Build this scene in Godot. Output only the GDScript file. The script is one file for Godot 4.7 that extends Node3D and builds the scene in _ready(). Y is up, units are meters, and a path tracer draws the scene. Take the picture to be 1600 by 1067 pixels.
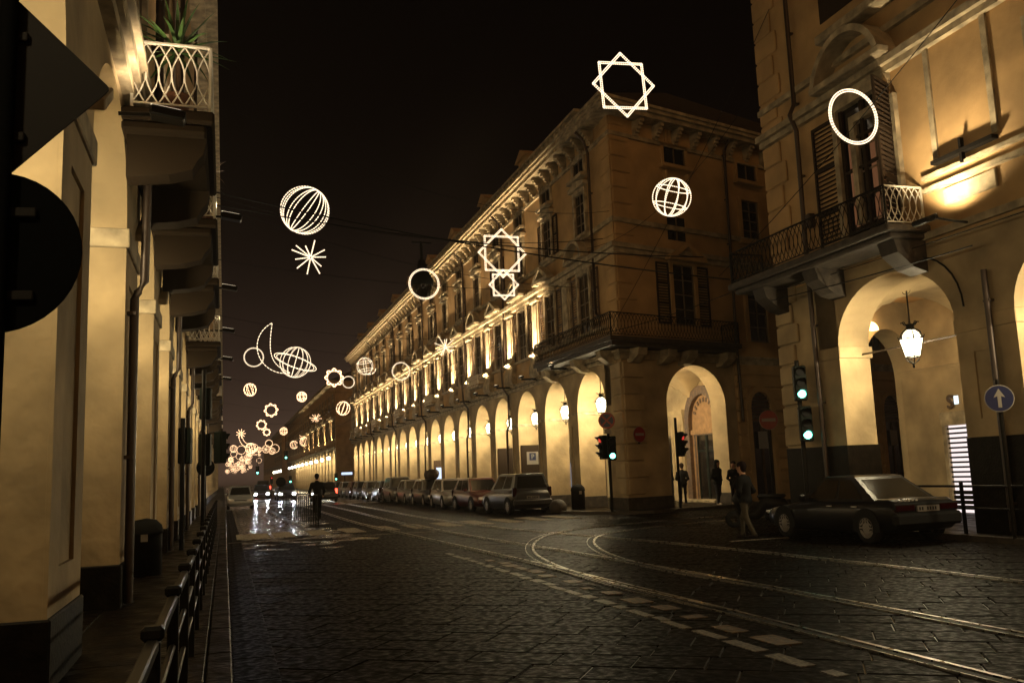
extends Node3D
# ------------------------------------------------------------------ helpers
var M = {}
var counts = {}
var rng = RandomNumberGenerator.new()
const ORD = ["first", "second", "third", "fourth", "fifth", "sixth", "seventh", "eighth", "ninth", "tenth", "eleventh", "twelfth", "thirteenth", "fourteenth", "fifteenth", "sixteenth", "seventeenth", "eighteenth", "nineteenth", "twentieth"]

func lin(r, g, b):
	return Color(r, g, b).linear_to_srgb()

func mat(called, c, rough = 0.85, metal = 0.0):
	var m = StandardMaterial3D.new()
	m.resource_name = called
	m.albedo_color = lin(c[0], c[1], c[2])
	m.roughness = rough
	m.metallic = metal
	M[called] = m
	return m

func noise_tex(seed_, freq, octaves, lo, hi, size = 512, normal = false, bump = 4.0):
	var n = FastNoiseLite.new()
	n.seed = seed_
	n.frequency = freq
	n.fractal_octaves = octaves
	n.noise_type = FastNoiseLite.TYPE_SIMPLEX_SMOOTH
	var t = NoiseTexture2D.new()
	t.width = size
	t.height = size
	t.seamless = true
	t.noise = n
	if normal:
		t.as_normal_map = true
		t.bump_strength = bump
	else:
		var g = Gradient.new()
		g.set_color(0, Color(lo, lo, lo))
		g.set_color(1, Color(hi, hi, hi))
		t.color_ramp = g
	return t

func worn(called, c, rough, tex, scale, bump_tex = null, bump = 1.0, rough_tex = null):
	var m = mat(called, c, rough)
	m.albedo_texture = tex
	m.uv1_triplanar = true
	m.uv1_world_triplanar = true
	m.uv1_scale = Vector3(scale, scale, scale)
	if bump_tex:
		m.normal_enabled = true
		m.normal_texture = bump_tex
		m.normal_scale = bump
	if rough_tex:
		m.roughness_texture = rough_tex
		m.roughness = rough
	return m

func glow(called, c, k):
	var m = mat(called, [0.05, 0.05, 0.05], 0.6)
	m.emission_enabled = true
	m.emission = lin(c[0], c[1], c[2])
	m.emission_energy_multiplier = k
	return m

func st():
	var s = SurfaceTool.new()
	s.begin(Mesh.PRIMITIVE_TRIANGLES)
	s.set_smooth_group(-1)
	return s

func fin(s):
	s.generate_normals()
	return s.commit()

# a convex flat polygon whose face looks towards out
func poly(s, p, out):
	var n = (p[1] - p[0]).cross(p[2] - p[0])
	var q = p
	if n.dot(out) > 0:
		q = p.duplicate()
		q.reverse()
	for i in range(1, q.size() - 1):
		s.add_vertex(q[0])
		s.add_vertex(q[i])
		s.add_vertex(q[i + 1])

func box(s, c, d, b = Basis()):
	var h = d * 0.5
	var v = []
	for i in 8:
		v.append(c + b * Vector3(h.x * (1 if i & 1 else -1), h.y * (1 if i & 2 else -1), h.z * (1 if i & 4 else -1)))
	poly(s, [v[0], v[2], v[6], v[4]], -b.x)
	poly(s, [v[1], v[3], v[7], v[5]], b.x)
	poly(s, [v[0], v[1], v[5], v[4]], -b.y)
	poly(s, [v[2], v[3], v[7], v[6]], b.y)
	poly(s, [v[0], v[1], v[3], v[2]], -b.z)
	poly(s, [v[4], v[5], v[7], v[6]], b.z)

# from corner to corner
func slab(s, x0, x1, y0, y1, z0, z1):
	box(s, Vector3((x0 + x1) / 2.0, (y0 + y1) / 2.0, (z0 + z1) / 2.0), Vector3(absf(x1 - x0), absf(y1 - y0), absf(z1 - z0)))

# box with chamfered edges
func cbox(s, c, d, ch, b = Basis()):
	var h = d * 0.5
	var V = func(sx, sy, sz, ax):
		return c + b * Vector3(sx * (h.x - (0.0 if ax == 0 else ch)), sy * (h.y - (0.0 if ax == 1 else ch)), sz * (h.z - (0.0 if ax == 2 else ch)))
	for k in [-1, 1]:
		poly(s, [V.call(k, -1, -1, 0), V.call(k, 1, -1, 0), V.call(k, 1, 1, 0), V.call(k, -1, 1, 0)], b.x * k)
		poly(s, [V.call(-1, k, -1, 1), V.call(1, k, -1, 1), V.call(1, k, 1, 1), V.call(-1, k, 1, 1)], b.y * k)
		poly(s, [V.call(-1, -1, k, 2), V.call(1, -1, k, 2), V.call(1, 1, k, 2), V.call(-1, 1, k, 2)], b.z * k)
		for j in [-1, 1]:
			poly(s, [V.call(k, j, -1, 0), V.call(k, j, 1, 0), V.call(k, j, 1, 1), V.call(k, j, -1, 1)], b * Vector3(k, j, 0))
			poly(s, [V.call(k, -1, j, 0), V.call(k, 1, j, 0), V.call(k, 1, j, 2), V.call(k, -1, j, 2)], b * Vector3(k, 0, j))
			poly(s, [V.call(-1, k, j, 1), V.call(1, k, j, 1), V.call(1, k, j, 2), V.call(-1, k, j, 2)], b * Vector3(0, k, j))
			for i in [-1, 1]:
				poly(s, [V.call(k, j, i, 0), V.call(k, j, i, 1), V.call(k, j, i, 2)], b * Vector3(k, j, i))

# polygon in x, y pushed from z0 to z1 (z1 > z0)
func extrude(s, pts, z0, z1, xf = Transform3D()):
	var p = PackedVector2Array(pts)
	if Geometry2D.is_polygon_clockwise(p):
		p.reverse()
	var t = Geometry2D.triangulate_polygon(p)
	for i in range(0, t.size(), 3):
		var a = p[t[i]]
		var b = p[t[i + 1]]
		var c = p[t[i + 2]]
		poly(s, [xf * Vector3(a.x, a.y, z1), xf * Vector3(b.x, b.y, z1), xf * Vector3(c.x, c.y, z1)], xf.basis.z)
		poly(s, [xf * Vector3(a.x, a.y, z0), xf * Vector3(b.x, b.y, z0), xf * Vector3(c.x, c.y, z0)], -xf.basis.z)
	for i in p.size():
		var a = p[i]
		var b = p[(i + 1) % p.size()]
		var o = xf.basis * Vector3(b.y - a.y, a.x - b.x, 0)
		poly(s, [xf * Vector3(a.x, a.y, z0), xf * Vector3(b.x, b.y, z0), xf * Vector3(b.x, b.y, z1), xf * Vector3(a.x, a.y, z1)], o)

# footprint in x, z pushed up from y0 to y1
func extrude_up(s, pts, y0, y1):
	var q = []
	for p in pts:
		q.append(Vector2(p.x, -p.y))
	extrude(s, q, y0, y1, Transform3D(Basis(Vector3.RIGHT, Vector3(0, 0, -1), Vector3.UP), Vector3.ZERO))

func tube(s, pts, r, n = 6, closed = false):
	s.set_smooth_group(1)
	var rings = []
	var m = pts.size()
	for i in m:
		var a = pts[(i - 1 + m) % m] if closed or i > 0 else pts[i]
		var b = pts[(i + 1) % m] if closed or i < m - 1 else pts[i]
		var d = (b - a).normalized()
		var u = d.cross(Vector3.UP if absf(d.y) < 0.95 else Vector3.RIGHT).normalized()
		var w = d.cross(u)
		var rr = r[i] if r is Array else r
		var ring = []
		for k in n:
			var t = TAU * k / n
			ring.append(pts[i] + (u * cos(t) + w * sin(t)) * rr)
		rings.append(ring)
	for i in (m if closed else m - 1):
		var A = rings[i]
		var B = rings[(i + 1) % m]
		for k in n:
			var k2 = (k + 1) % n
			poly(s, [A[k], A[k2], B[k2], B[k]], (A[k] + A[k2]) * 0.5 - pts[i])
	if not closed:
		s.set_smooth_group(-1)
		poly(s, rings[0], pts[0] - pts[1])
		poly(s, rings[m - 1], pts[m - 1] - pts[m - 2])
	s.set_smooth_group(-1)

# profile of (radius, height) turned round the y axis
func lathe(s, prof, n, xf = Transform3D(), smooth = true):
	s.set_smooth_group(2 if smooth else -1)
	for i in prof.size() - 1:
		for k in n:
			var t0 = TAU * k / n
			var t1 = TAU * (k + 1) / n
			var a = prof[i]
			var b = prof[i + 1]
			var P = [Vector3(a.x * cos(t0), a.y, a.x * sin(t0)), Vector3(a.x * cos(t1), a.y, a.x * sin(t1)), Vector3(b.x * cos(t1), b.y, b.x * sin(t1)), Vector3(b.x * cos(t0), b.y, b.x * sin(t0))]
			var tm = (t0 + t1) / 2.0
			var o = Vector3((b.y - a.y) * cos(tm), a.x - b.x, (b.y - a.y) * sin(tm))
			if a.x < 0.0001:
				P = [P[0], P[2], P[3]]
			elif b.x < 0.0001:
				P = [P[0], P[1], P[2]]
			for j in P.size():
				P[j] = xf * P[j]
			poly(s, P, xf.basis * o)
	s.set_smooth_group(-1)

func arc_pts(cx, cy, rx, ry, a0, a1, n):
	var p = []
	for i in n + 1:
		var a = lerpf(a0, a1, float(i) / n)
		p.append(Vector2(cx + rx * cos(a), cy + ry * sin(a)))
	return p

# ---- nodes
func thing(called, label, category, at = Vector3.ZERO, turn = 0.0, group = ""):
	var o = Node3D.new()
	o.name = numbered(called)
	add_child(o)
	o.position = at
	o.rotation.y = turn
	tag(o, label, category, group)
	return o

func numbered(called):
	counts[called] = counts.get(called, -1) + 1
	return called if counts[called] == 0 else "%s_%03d" % [called, counts[called]]

func tag(o, label, category, group = ""):
	o.set_meta("label", label)
	o.set_meta("category", category)
	if group != "":
		o.set_meta("group", group)
	return o

func part(parent, called, mesh, m, xf = Transform3D()):
	var o = MeshInstance3D.new()
	var key = str(parent.get_instance_id()) + called
	counts[key] = counts.get(key, -1) + 1
	o.name = called if counts[key] == 0 else "%s_%03d" % [called, counts[key]]
	o.mesh = mesh
	o.material_override = m
	o.transform = xf
	parent.add_child(o, true)
	return o

func solo(called, label, category, mesh, m, xf = Transform3D(), group = ""):
	var o = MeshInstance3D.new()
	o.name = numbered(called)
	o.mesh = mesh
	o.material_override = m
	o.transform = xf
	add_child(o, true)
	return tag(o, label, category, group)

func struct(called, mesh, m, parent = null):
	var o = MeshInstance3D.new()
	o.name = numbered(called)
	o.mesh = mesh
	o.material_override = m
	(self if parent == null else parent).add_child(o, true)
	if parent == null:
		o.set_meta("kind", "structure")
	return o

func T(x, y, z, turn = 0.0):
	return Transform3D(Basis(Vector3.UP, turn), Vector3(x, y, z))

func omni(parent, at, c, e, size = 0.12):
	var l = OmniLight3D.new()
	l.name = "light"
	l.position = at
	l.light_color = lin(c[0], c[1], c[2])
	l.light_energy = e
	l.light_size = size
	l.omni_range = 40.0
	l.omni_attenuation = 2.0
	l.shadow_enabled = true
	parent.add_child(l, true)

func spot(parent, at, towards, c, e, angle, size = 0.08, blend = 0.6):
	var l = SpotLight3D.new()
	l.name = "spot"
	var z = -towards.normalized()
	var x = Vector3.UP.cross(z)
	if x.length() < 0.05:
		x = Vector3.RIGHT
	x = x.normalized()
	l.transform = Transform3D(Basis(x, z.cross(x), z), at)
	l.light_color = lin(c[0], c[1], c[2])
	l.light_energy = e
	l.light_size = size
	l.spot_range = 60.0
	l.spot_attenuation = 2.0
	l.spot_angle = angle
	l.spot_angle_attenuation = blend
	l.shadow_enabled = true
	parent.add_child(l, true)

# ------------------------------------------------------------------ the place
const ALPHA = 0.29147
var FM   # front of the corner building on the right, x grows towards the viewer
var FS   # its side on the cross street
var FR   # front of the right-hand building
var FL   # front of the left-hand building
var FB   # front of the next block along the street

func _ready():
	rng.seed = 11
	var cam = Camera3D.new()
	cam.name = "camera"
	cam.transform = Transform3D(Basis(Vector3(0.95356341, -0.0382707, 0.29875103), Vector3(-0.00679809, 0.9889071, 0.14837968), Vector3(-0.30111561, -0.14352037, 0.94272546)), Vector3(0, 1.6, 0))
	cam.fov = 41.19
	cam.near = 0.1
	cam.far = 2500.0
	add_child(cam)
	cam.current = true
	var we = WorldEnvironment.new()
	we.name = "world_environment"
	var env = Environment.new()
	env.background_mode = Environment.BG_SKY
	var sky_m = ProceduralSkyMaterial.new()
	sky_m.sky_top_color = lin(0.0009, 0.0004, 0.0003)
	sky_m.sky_horizon_color = lin(0.085, 0.048, 0.034)
	sky_m.sky_curve = 0.06
	sky_m.ground_horizon_color = lin(0.02, 0.011, 0.007)
	sky_m.ground_bottom_color = lin(0.002, 0.001, 0.001)
	sky_m.sun_angle_max = 0.5
	var sky = Sky.new()
	sky.sky_material = sky_m
	env.sky = sky
	env.tonemap_mode = Environment.TONE_MAPPER_LINEAR
	env.tonemap_exposure = 1.0
	env.sdfgi_enabled = true
	env.ssao_enabled = true
	env.ssil_enabled = true
	env.fog_enabled = FOG > 0.0
	env.fog_density = FOG
	env.fog_light_color = Color(0.95, 0.9, 0.85)
	we.environment = env
	add_child(we)
	var moon = DirectionalLight3D.new()   # the faint warm light of the city
	moon.name = "city_light"
	moon.light_color = lin(1.0, 0.52, 0.19)
	moon.light_energy = 0.12
	moon.light_angular_distance = 40.0
	moon.shadow_enabled = true
	moon.transform = Transform3D(Basis(), Vector3.ZERO).looking_at(Vector3(0.17, -0.20, -0.96), Vector3.UP)
	add_child(moon)

	materials()
	FM = Transform3D(Basis(Vector3(0, 0, 1), Vector3.UP, Vector3(-1, 0, 0)), Vector3(13.9, 0, -30.4))
	FS = Transform3D(Basis(Vector3(cos(ALPHA), 0, -sin(ALPHA)), Vector3.UP, Vector3(sin(ALPHA), 0, cos(ALPHA))), Vector3(13.9, 0, -30.4))
	FR = Transform3D(FM.basis, Vector3(13.9, 0, -20.4))
	FL = Transform3D(Basis(Vector3(0, 0, -1), Vector3.UP, Vector3(1, 0, 0)), Vector3(-1.25, 0, 0))
	FB = Transform3D(FM.basis, Vector3(13.9, 0, -121.0))
	ground()
	windows()
	left_building()
	corner_building()
	right_building()
	far_blocks()
	lanterns()
	ornaments()
	cables()
	street_furniture()
	cars()
	people()
	plants()

func materials():
	var soft = noise_tex(1, 0.009, 7, 0.66, 1.0)
	var stain = noise_tex(2, 0.012, 6, 0.55, 1.0)
	var faint = noise_tex(8, 0.008, 6, 0.78, 1.0)
	var fine = noise_tex(3, 0.05, 4, 0.0, 1.0, 512, true, 3.0)
	var coarse = noise_tex(4, 0.02, 5, 0.0, 1.0, 512, true, 6.0)
	var wet = noise_tex(5, 0.012, 4, 0.34, 0.95)
	worn("cream", [0.50, 0.368, 0.20], 0.85, soft, 0.13, fine, 0.25)
	worn("ochre", [0.48, 0.30, 0.13], 0.9, faint, 0.17, fine, 0.12)
	worn("pale_stone", [0.55, 0.44, 0.28], 0.85, stain, 0.3, fine, 0.3)
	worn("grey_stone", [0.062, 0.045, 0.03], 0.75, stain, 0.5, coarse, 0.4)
	worn("dark_granite", [0.014, 0.010, 0.007], 0.5, stain, 0.6, fine, 0.4).metallic_specular = 0.2
	worn("setts_a", [0.0055, 0.0032, 0.0018], 0.85, stain, 1.3, coarse, 0.5, wet).metallic_specular = 0.08
	worn("setts_b", [0.004, 0.0023, 0.0013], 0.85, stain, 1.5, coarse, 0.5, wet).metallic_specular = 0.08
	worn("setts_c", [0.0072, 0.0043, 0.0025], 0.85, stain, 1.2, coarse, 0.5, wet).metallic_specular = 0.08
	worn("setts_wet", [0.006, 0.004, 0.0026], 0.4, stain, 0.5, coarse, 0.2, wet).metallic_specular = 0.35
	worn("asphalt", [0.0072, 0.0048, 0.003], 0.4, stain, 0.1, coarse, 0.15, wet)
	worn("flag", [0.0168, 0.0112, 0.007], 0.7, stain, 0.35, fine, 0.5, wet).metallic_specular = 0.15
	worn("paint_white", [0.27, 0.22, 0.17], 0.6, noise_tex(6, 0.05, 5, 0.12, 1.0), 0.7, coarse, 0.4)
	worn("crossing_paint", [0.5, 0.42, 0.32], 0.85, noise_tex(9, 0.04, 5, 0.35, 1.0), 0.7).metallic_specular = 0.1
	worn("paint_yellow", [0.17, 0.085, 0.02], 0.6, noise_tex(7, 0.03, 5, 0.15, 1.0), 0.7, coarse, 0.4)
	worn("roof_tile", [0.06, 0.035, 0.022], 0.9, stain, 0.4, coarse, 0.6)
	worn("old_wood", [0.13, 0.07, 0.035], 0.6, stain, 0.8, fine, 0.3)
	worn("tan_stone", [0.30, 0.17, 0.075], 0.8, faint, 0.6, fine, 0.3)
	worn("rail_steel", [0.5, 0.45, 0.38], 0.5, stain, 0.8, fine, 0.2, wet).metallic = 1.0
	mat("black_iron", [0.007, 0.006, 0.005], 0.4, 0.1).metallic_specular = 0.2
	mat("pale_iron", [0.60, 0.55, 0.46], 0.5)
	mat("pipe_copper", [0.045, 0.03, 0.022], 0.45, 0.4)
	mat("shutter_brown", [0.075, 0.045, 0.025], 0.6)
	mat("shutter_dark", [0.03, 0.02, 0.013], 0.6).metallic_specular = 0.2
	mat("window_glass", [0.012, 0.010, 0.009], 0.06)
	mat("sash", [0.12, 0.085, 0.05], 0.6)
	mat("sign_back", [0.010, 0.008, 0.007], 0.7).metallic_specular = 0.2
	mat("sign_black", [0.003, 0.003, 0.003], 0.9).metallic_specular = 0.05
	mat("sign_red", [0.2, 0.012, 0.009], 0.35)
	mat("sign_blue", [0.003, 0.010, 0.05], 0.35)
	mat("sign_white", [0.22, 0.2, 0.175], 0.35)
	mat("rubber", [0.012, 0.012, 0.012], 0.8).metallic_specular = 0.2
	mat("signal_green_body", [0.006, 0.009, 0.007], 0.6).metallic_specular = 0.2
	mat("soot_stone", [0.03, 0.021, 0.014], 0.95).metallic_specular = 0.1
	mat("car_glass", [0.008, 0.007, 0.006], 0.08).metallic_specular = 0.35
	mat("cable_black", [0.008, 0.008, 0.008], 0.7).metallic_specular = 0.2
	glow("lamp_glass", [1.0, 0.86, 0.56], 5.0)
	glow("bulb_string", [1.0, 0.78, 0.52], 2.0)
	glow("bulb_string_far", [1.0, 0.60, 0.32], 3.2)
	glow("globe_glass", [1.0, 0.9, 0.72], 9.0)
	glow("signal_green", [0.22, 1.0, 0.75], 5.0)
	glow("signal_red", [1.0, 0.06, 0.04], 0.7)
	glow("headlamp_glow", [0.92, 0.95, 1.0], 450.0)
	glow("tail_glow", [1.0, 0.06, 0.03], 6.0)
	glow("flood_glass", [1.0, 0.82, 0.55], 1.5)
	glow("wall_lamp_glass", [1.0, 0.62, 0.25], 6.0)
	glow("shop_light", [1.0, 0.86, 0.84], 1.1)
	glow("shop_blue", [0.62, 0.75, 1.0], 1.3)
	glow("letter_light", [0.75, 0.92, 1.0], 1.6)
	glow("curtain_glow", [1.0, 0.36, 0.14], 0.10)

const FOG = 0.0004

func grid(s, x0, x1, z0, z1, y, nx, nz):
	for i in nx:
		for j in nz:
			var a = lerpf(x0, x1, float(i) / nx)
			var b = lerpf(x0, x1, float(i + 1) / nx)
			var c = lerpf(z0, z1, float(j) / nz)
			var d = lerpf(z0, z1, float(j + 1) / nz)
			poly(s, [Vector3(a, y, c), Vector3(b, y, c), Vector3(b, y, d), Vector3(a, y, d)], Vector3.UP)

func ribbon(s, line, half, y0, y1):
	# a strip with a flat top, laid along a line of (x, z)
	for i in line.size() - 1:
		var a = line[i]
		var b = line[i + 1]
		var n0 = side_of(line, i) * half
		var n1 = side_of(line, i + 1) * half
		var q = [a - n0, b - n1, b + n1, a + n0]
		poly(s, [V(q[0], y1), V(q[1], y1), V(q[2], y1), V(q[3], y1)], Vector3.UP)
		if y1 > y0:
			poly(s, [V(q[0], y0), V(q[1], y0), V(q[1], y1), V(q[0], y1)], -V(n0, 0))
			poly(s, [V(q[3], y0), V(q[2], y0), V(q[2], y1), V(q[3], y1)], V(n0, 0))

func V(p, y):
	return Vector3(p.x, y, p.y)

func side_of(line, i):
	var a = line[maxi(i - 1, 0)]
	var b = line[mini(i + 1, line.size() - 1)]
	var d = (b - a).normalized()
	return Vector2(-d.y, d.x)

func smooth_line(pts, n):
	var c = Curve2D.new()
	for i in pts.size():
		var t = (pts[mini(i + 1, pts.size() - 1)] - pts[maxi(i - 1, 0)]) / 6.0
		c.add_point(pts[i], -t, t)
	var out = []
	for i in n + 1:
		out.append(c.sample_baked(c.get_baked_length() * i / n, true))
	return out

func ground():
	var s = st()
	grid(s, -300, 300, -900, 60, -0.02, 1, 1)
	var g = struct("ground", fin(s), M.asphalt)
	# the carriageway, with large stone setts laid slantwise
	s = st()
	grid(s, -0.1, 14.5, -690, 30, 0.0, 1, 1)
	grid(s, 14.5, 60, -32, -16, 0.0, 1, 1)
	var road = struct("road", fin(s), M.asphalt)
	var variants = []
	for k in 5:
		s = st()
		cbox(s, Vector3.ZERO, Vector3(0.5 + 0.085 * k, 0.06, 0.45), 0.008)
		variants.append(fin(s))
	var mats = [M.setts_a, M.setts_b, M.setts_c]
	var laid = []
	var ca = cos(0.62)
	var sa = sin(0.62)
	for row in range(-108, 96):
		var u = -50.0 + rng.randf() * 0.5
		while u < 50.0:
			var k = rng.randi() % 5
			var w = 0.5 + 0.085 * k
			var c = Vector2(u + w / 2.0, row * 0.461)
			u += w + 0.011
			var p = Vector2(c.x * ca - c.y * sa, -26.0 + c.x * sa + c.y * ca)
			if p.x > -0.2 and (p.x < 12.4 or p.x < 13.5 and p.y > -31.0 or p.x < 24.0 and p.y < -19.5 - 0.3 * (p.x - 13.9) and p.y > -30.0 - 0.3 * (p.x - 13.9)) and p.y < -5.2 and p.y > -62.0:
				laid.append([p, k])
	laid.sort_custom(func(a, b): return a[0].length() < b[0].length())
	mats.append(M.setts_wet)
	var rest = [st(), st(), st(), st()]
	for i in laid.size():
		var p = laid[i][0]
		var b = Basis(Vector3.UP, -0.62) * Basis(Vector3.RIGHT, rng.randf_range(-0.006, 0.006)) * Basis(Vector3.BACK, rng.randf_range(-0.006, 0.006))
		var at = Vector3(p.x, -0.016 + rng.randf_range(-0.003, 0.003), p.y)
		var m = rng.randi() % 3
		if rng.randf() < clampf((-p.y - 21.0) / 9.0, 0.0, 1.0) * clampf((4.2 - p.x) / 1.6, 0.0, 1.0):
			m = 3
		if i < 290:
			part(road, "paving_slab", variants[laid[i][1]], mats[m], Transform3D(b, at))
		else:
			rest[m].append_from(variants[laid[i][1]], 0, Transform3D(b, at))
	for m in 4:
		var o = part(road, "more_paving", rest[m].commit(), mats[m])
		o.set_meta("kind", "stuff")
	var zg = 0.0
	while zg > -60.0:
		s = st()
		cbox(s, Vector3(0.27, -0.012, zg - 0.5), Vector3(0.38, 0.06, 0.985), 0.01)
		part(road, "gutter_stone", fin(s), M.setts_b)
		zg -= 1.0
	# tram rails: two grooved strips of steel with a dark groove beside the head
	var rails = [
		[Vector2(6.76, 4), Vector2(6.76, -11), Vector2(6.66, -15.6), Vector2(6.38, -20.4), Vector2(6.12, -25.5), Vector2(6.05, -36), Vector2(6.35, -60), Vector2(6.6, -160), Vector2(6.6, -330)],
		[Vector2(5.31, 4), Vector2(5.31, -11), Vector2(5.27, -16), Vector2(5.1, -21), Vector2(4.88, -28), Vector2(4.7, -36), Vector2(4.9, -60), Vector2(5.15, -160), Vector2(5.15, -330)],
		[Vector2(9.6, 4), Vector2(9.55, -9), Vector2(9.42, -13), Vector2(9.1, -17.4), Vector2(8.4, -21.5), Vector2(7.7, -28), Vector2(7.5, -38), Vector2(7.8, -60), Vector2(8.0, -160), Vector2(8.0, -330)],
		[Vector2(5.33, -9.0), Vector2(5.2, -11.6), Vector2(5.35, -14.4), Vector2(5.75, -16.9), Vector2(6.4, -19.1), Vector2(7.25, -21.1), Vector2(8.2, -22.6), Vector2(9.4, -23.7), Vector2(11.2, -24.6), Vector2(14, -25.5), Vector2(30, -30.3)],
		[Vector2(6.74, -10.8), Vector2(6.64, -13), Vector2(6.76, -15.0), Vector2(7.15, -17.0), Vector2(7.75, -18.9), Vector2(8.5, -20.5), Vector2(9.4, -21.6), Vector2(11.4, -22.8), Vector2(14.4, -23.8), Vector2(30, -28.5)],
	]
	for r in rails:
		var line = smooth_line(r, 90)
		s = st()
		ribbon(s, line, 0.023, 0.0, 0.034)
		var o = solo("tram_rail", ["steel tram rail of the middle track nearest the parked cars side", "steel tram rail nearest the yellow and white paint line", "steel tram rail of the far track nearest the black saloon", "outer curved steel tram rail bending right into the side street", "inner curved steel tram rail bending right into the side street"][rails.find(r)], "tram rail", fin(s), M.rail_steel, Transform3D(), "tram rails set in the street")
		s = st()
		var off = []
		for i in line.size():
			off.append(line[i] - side_of(line, i) * 0.1)
		ribbon(s, off, 0.04, 0.0, 0.03)
		part(o, "groove", fin(s), M.cable_black)
		s = st()
		off = []
		for i in line.size():
			off.append(line[i] - side_of(line, i) * 0.155)
		ribbon(s, off, 0.006, 0.0, 0.033)
		part(o, "guard_lip", fin(s), M.rail_steel)
	# painted marks
	s = st()
	var z = -6.0
	while z > -18.6:
		var l = rng.randf_range(0.18, 0.55)
		var x = 4.40 + rng.randf_range(-0.03, 0.03)
		var hw = rng.randf_range(0.05, 0.085)
		slab(s, x - hw, x + hw, 0.0, 0.022, z - l, z)
		z -= l + rng.randf_range(0.04, 0.22)
	struct("lane_line_white", fin(s), M.paint_white, road)
	s = st()
	z = -7.2
	while z > -17.0:
		var w = rng.randf_range(0.14, 0.3)
		var x = 4.62 + rng.randf_range(0.0, 0.1)
		slab(s, x, x + w, 0.0, 0.022, z - rng.randf_range(0.2, 0.5), z)
		z -= rng.randf_range(0.55, 0.95)
	struct("lane_blocks_yellow", fin(s), M.paint_yellow, road)
	for k in 11:
		s = st()
		slab(s, 0.35 + k * 1.06, 0.35 + k * 1.06 + (0.95 if k == 0 else 0.58), 0.0, 0.028, -30.2 - 0.15 * k, -27.6 - 0.15 * k)
		part(road, "crossing_stripe", fin(s), M.crossing_paint)
	s = st()
	slab(s, 0.1, 6.5, 0.0, 0.0265, -26.4, -26.25)
	slab(s, 10.1, 11.5, 0.0, 0.0265, -17.2, -17.1)
	struct("stop_line", fin(s), M.paint_white, road)
	# pavements with kerbs
	s = st()
	slab(s, -7.5, -0.14, -0.02, 0.115, -420, 30)
	var pl = struct("pavement", fin(s), M.dark_granite)
	s = st()
	z = 0.0
	while z > -200:
		cbox(s, Vector3(-0.03, 0.05, z - 0.73), Vector3(0.2, 0.16, 1.44), 0.012)
		z -= 1.46
	var k = struct("kerb", fin(s), M.flag, pl)
	k.set_meta("kind", "stuff")
	z = -4.0
	var i = 0
	while z > -60:
		var l = rng.randf_range(0.7, 1.05)
		for c in 2:
			s = st()
			cbox(s, Vector3(-0.42 - c * 0.56, 0.105, z - l / 2.0 + 0.2 * c), Vector3(0.545, 0.05, l - 0.012), 0.006)
			part(pl, "flagstone", fin(s), M.flag)
		z -= l
	var tiles = st()
	for a in range(0, 5):
		for b in range(0, 40):
			cbox(tiles, Vector3(-1.9 - a * 1.0, 0.105, -5.0 - b * 1.4), Vector3(0.99, 0.05, 1.388), 0.006)
	part(pl, "portico_floor", fin(tiles), M.flag).set_meta("kind", "stuff")
	s = st()
	extrude_up(s, [Vector2(12.25, -33.5), Vector2(12.4, -32.2), Vector2(12.9, -31.0), Vector2(13.7, -30.0), Vector2(14.4, -29.6), Vector2(34, -35.6), Vector2(34, -50), Vector2(25, -420), Vector2(12.25, -420)], -0.02, 0.115)
	var pr = struct("pavement", fin(s), M.flag)
	s = st()
	extrude_up(s, [Vector2(12.12, -33.5), Vector2(12.28, -32.1), Vector2(12.8, -30.9), Vector2(13.65, -29.87), Vector2(14.4, -29.45), Vector2(34, -35.45), Vector2(34, -35.6), Vector2(14.4, -29.6), Vector2(13.7, -30.0), Vector2(12.9, -31.0), Vector2(12.4, -32.2), Vector2(12.25, -33.5), Vector2(12.25, -420), Vector2(12.12, -420)], -0.02, 0.125)
	struct("kerb", fin(s), M.grey_stone, pr)
	s = st()
	extrude_up(s, [Vector2(13.45, 20), Vector2(13.45, -19.3), Vector2(13.8, -20.4), Vector2(14.6, -21.2), Vector2(34, -27.1), Vector2(34, 20)], -0.02, 0.115)
	var pq = struct("pavement", fin(s), M.flag)
	s = st()
	extrude_up(s, [Vector2(13.32, 20), Vector2(13.32, -19.4), Vector2(13.7, -20.5), Vector2(14.5, -21.35), Vector2(34, -27.25), Vector2(34, -27.1), Vector2(14.6, -21.2), Vector2(13.8, -20.4), Vector2(13.45, -19.3), Vector2(13.45, 20)], -0.02, 0.125)
	struct("kerb", fin(s), M.grey_stone, pq)

# ------------------------------------------------------------------ pieces of buildings
var W = {}

func frame_mesh(w, h, t, proud, sill = 0.0):
	var s = st()
	slab(s, -w / 2 - t, -w / 2, 0, h, 0, proud)
	slab(s, w / 2, w / 2 + t, 0, h, 0, proud)
	slab(s, -w / 2 - t, w / 2 + t, h, h + t, 0, proud)
	if sill > 0:
		cbox(s, Vector3(0, -0.08, sill / 2), Vector3(w + 2 * t + 0.2, 0.16, sill), 0.02)
	return fin(s)

func pane_mesh(w, h):
	var s = st()
	slab(s, -w / 2, w / 2, 0, h, 0, 0.012)
	return fin(s)

func bars_mesh(w, h, nx, ny):
	var s = st()
	for i in nx + 1:
		var x = lerpf(-w / 2 + 0.03, w / 2 - 0.03, float(i) / nx)
		slab(s, x - 0.025, x + 0.025, 0, h, 0.013, 0.045)
	for i in ny + 1:
		var y = lerpf(0.03, h - 0.03, float(i) / ny)
		slab(s, -w / 2, w / 2, y - 0.02, y + 0.02, 0.014, 0.042)
	return fin(s)

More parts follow.
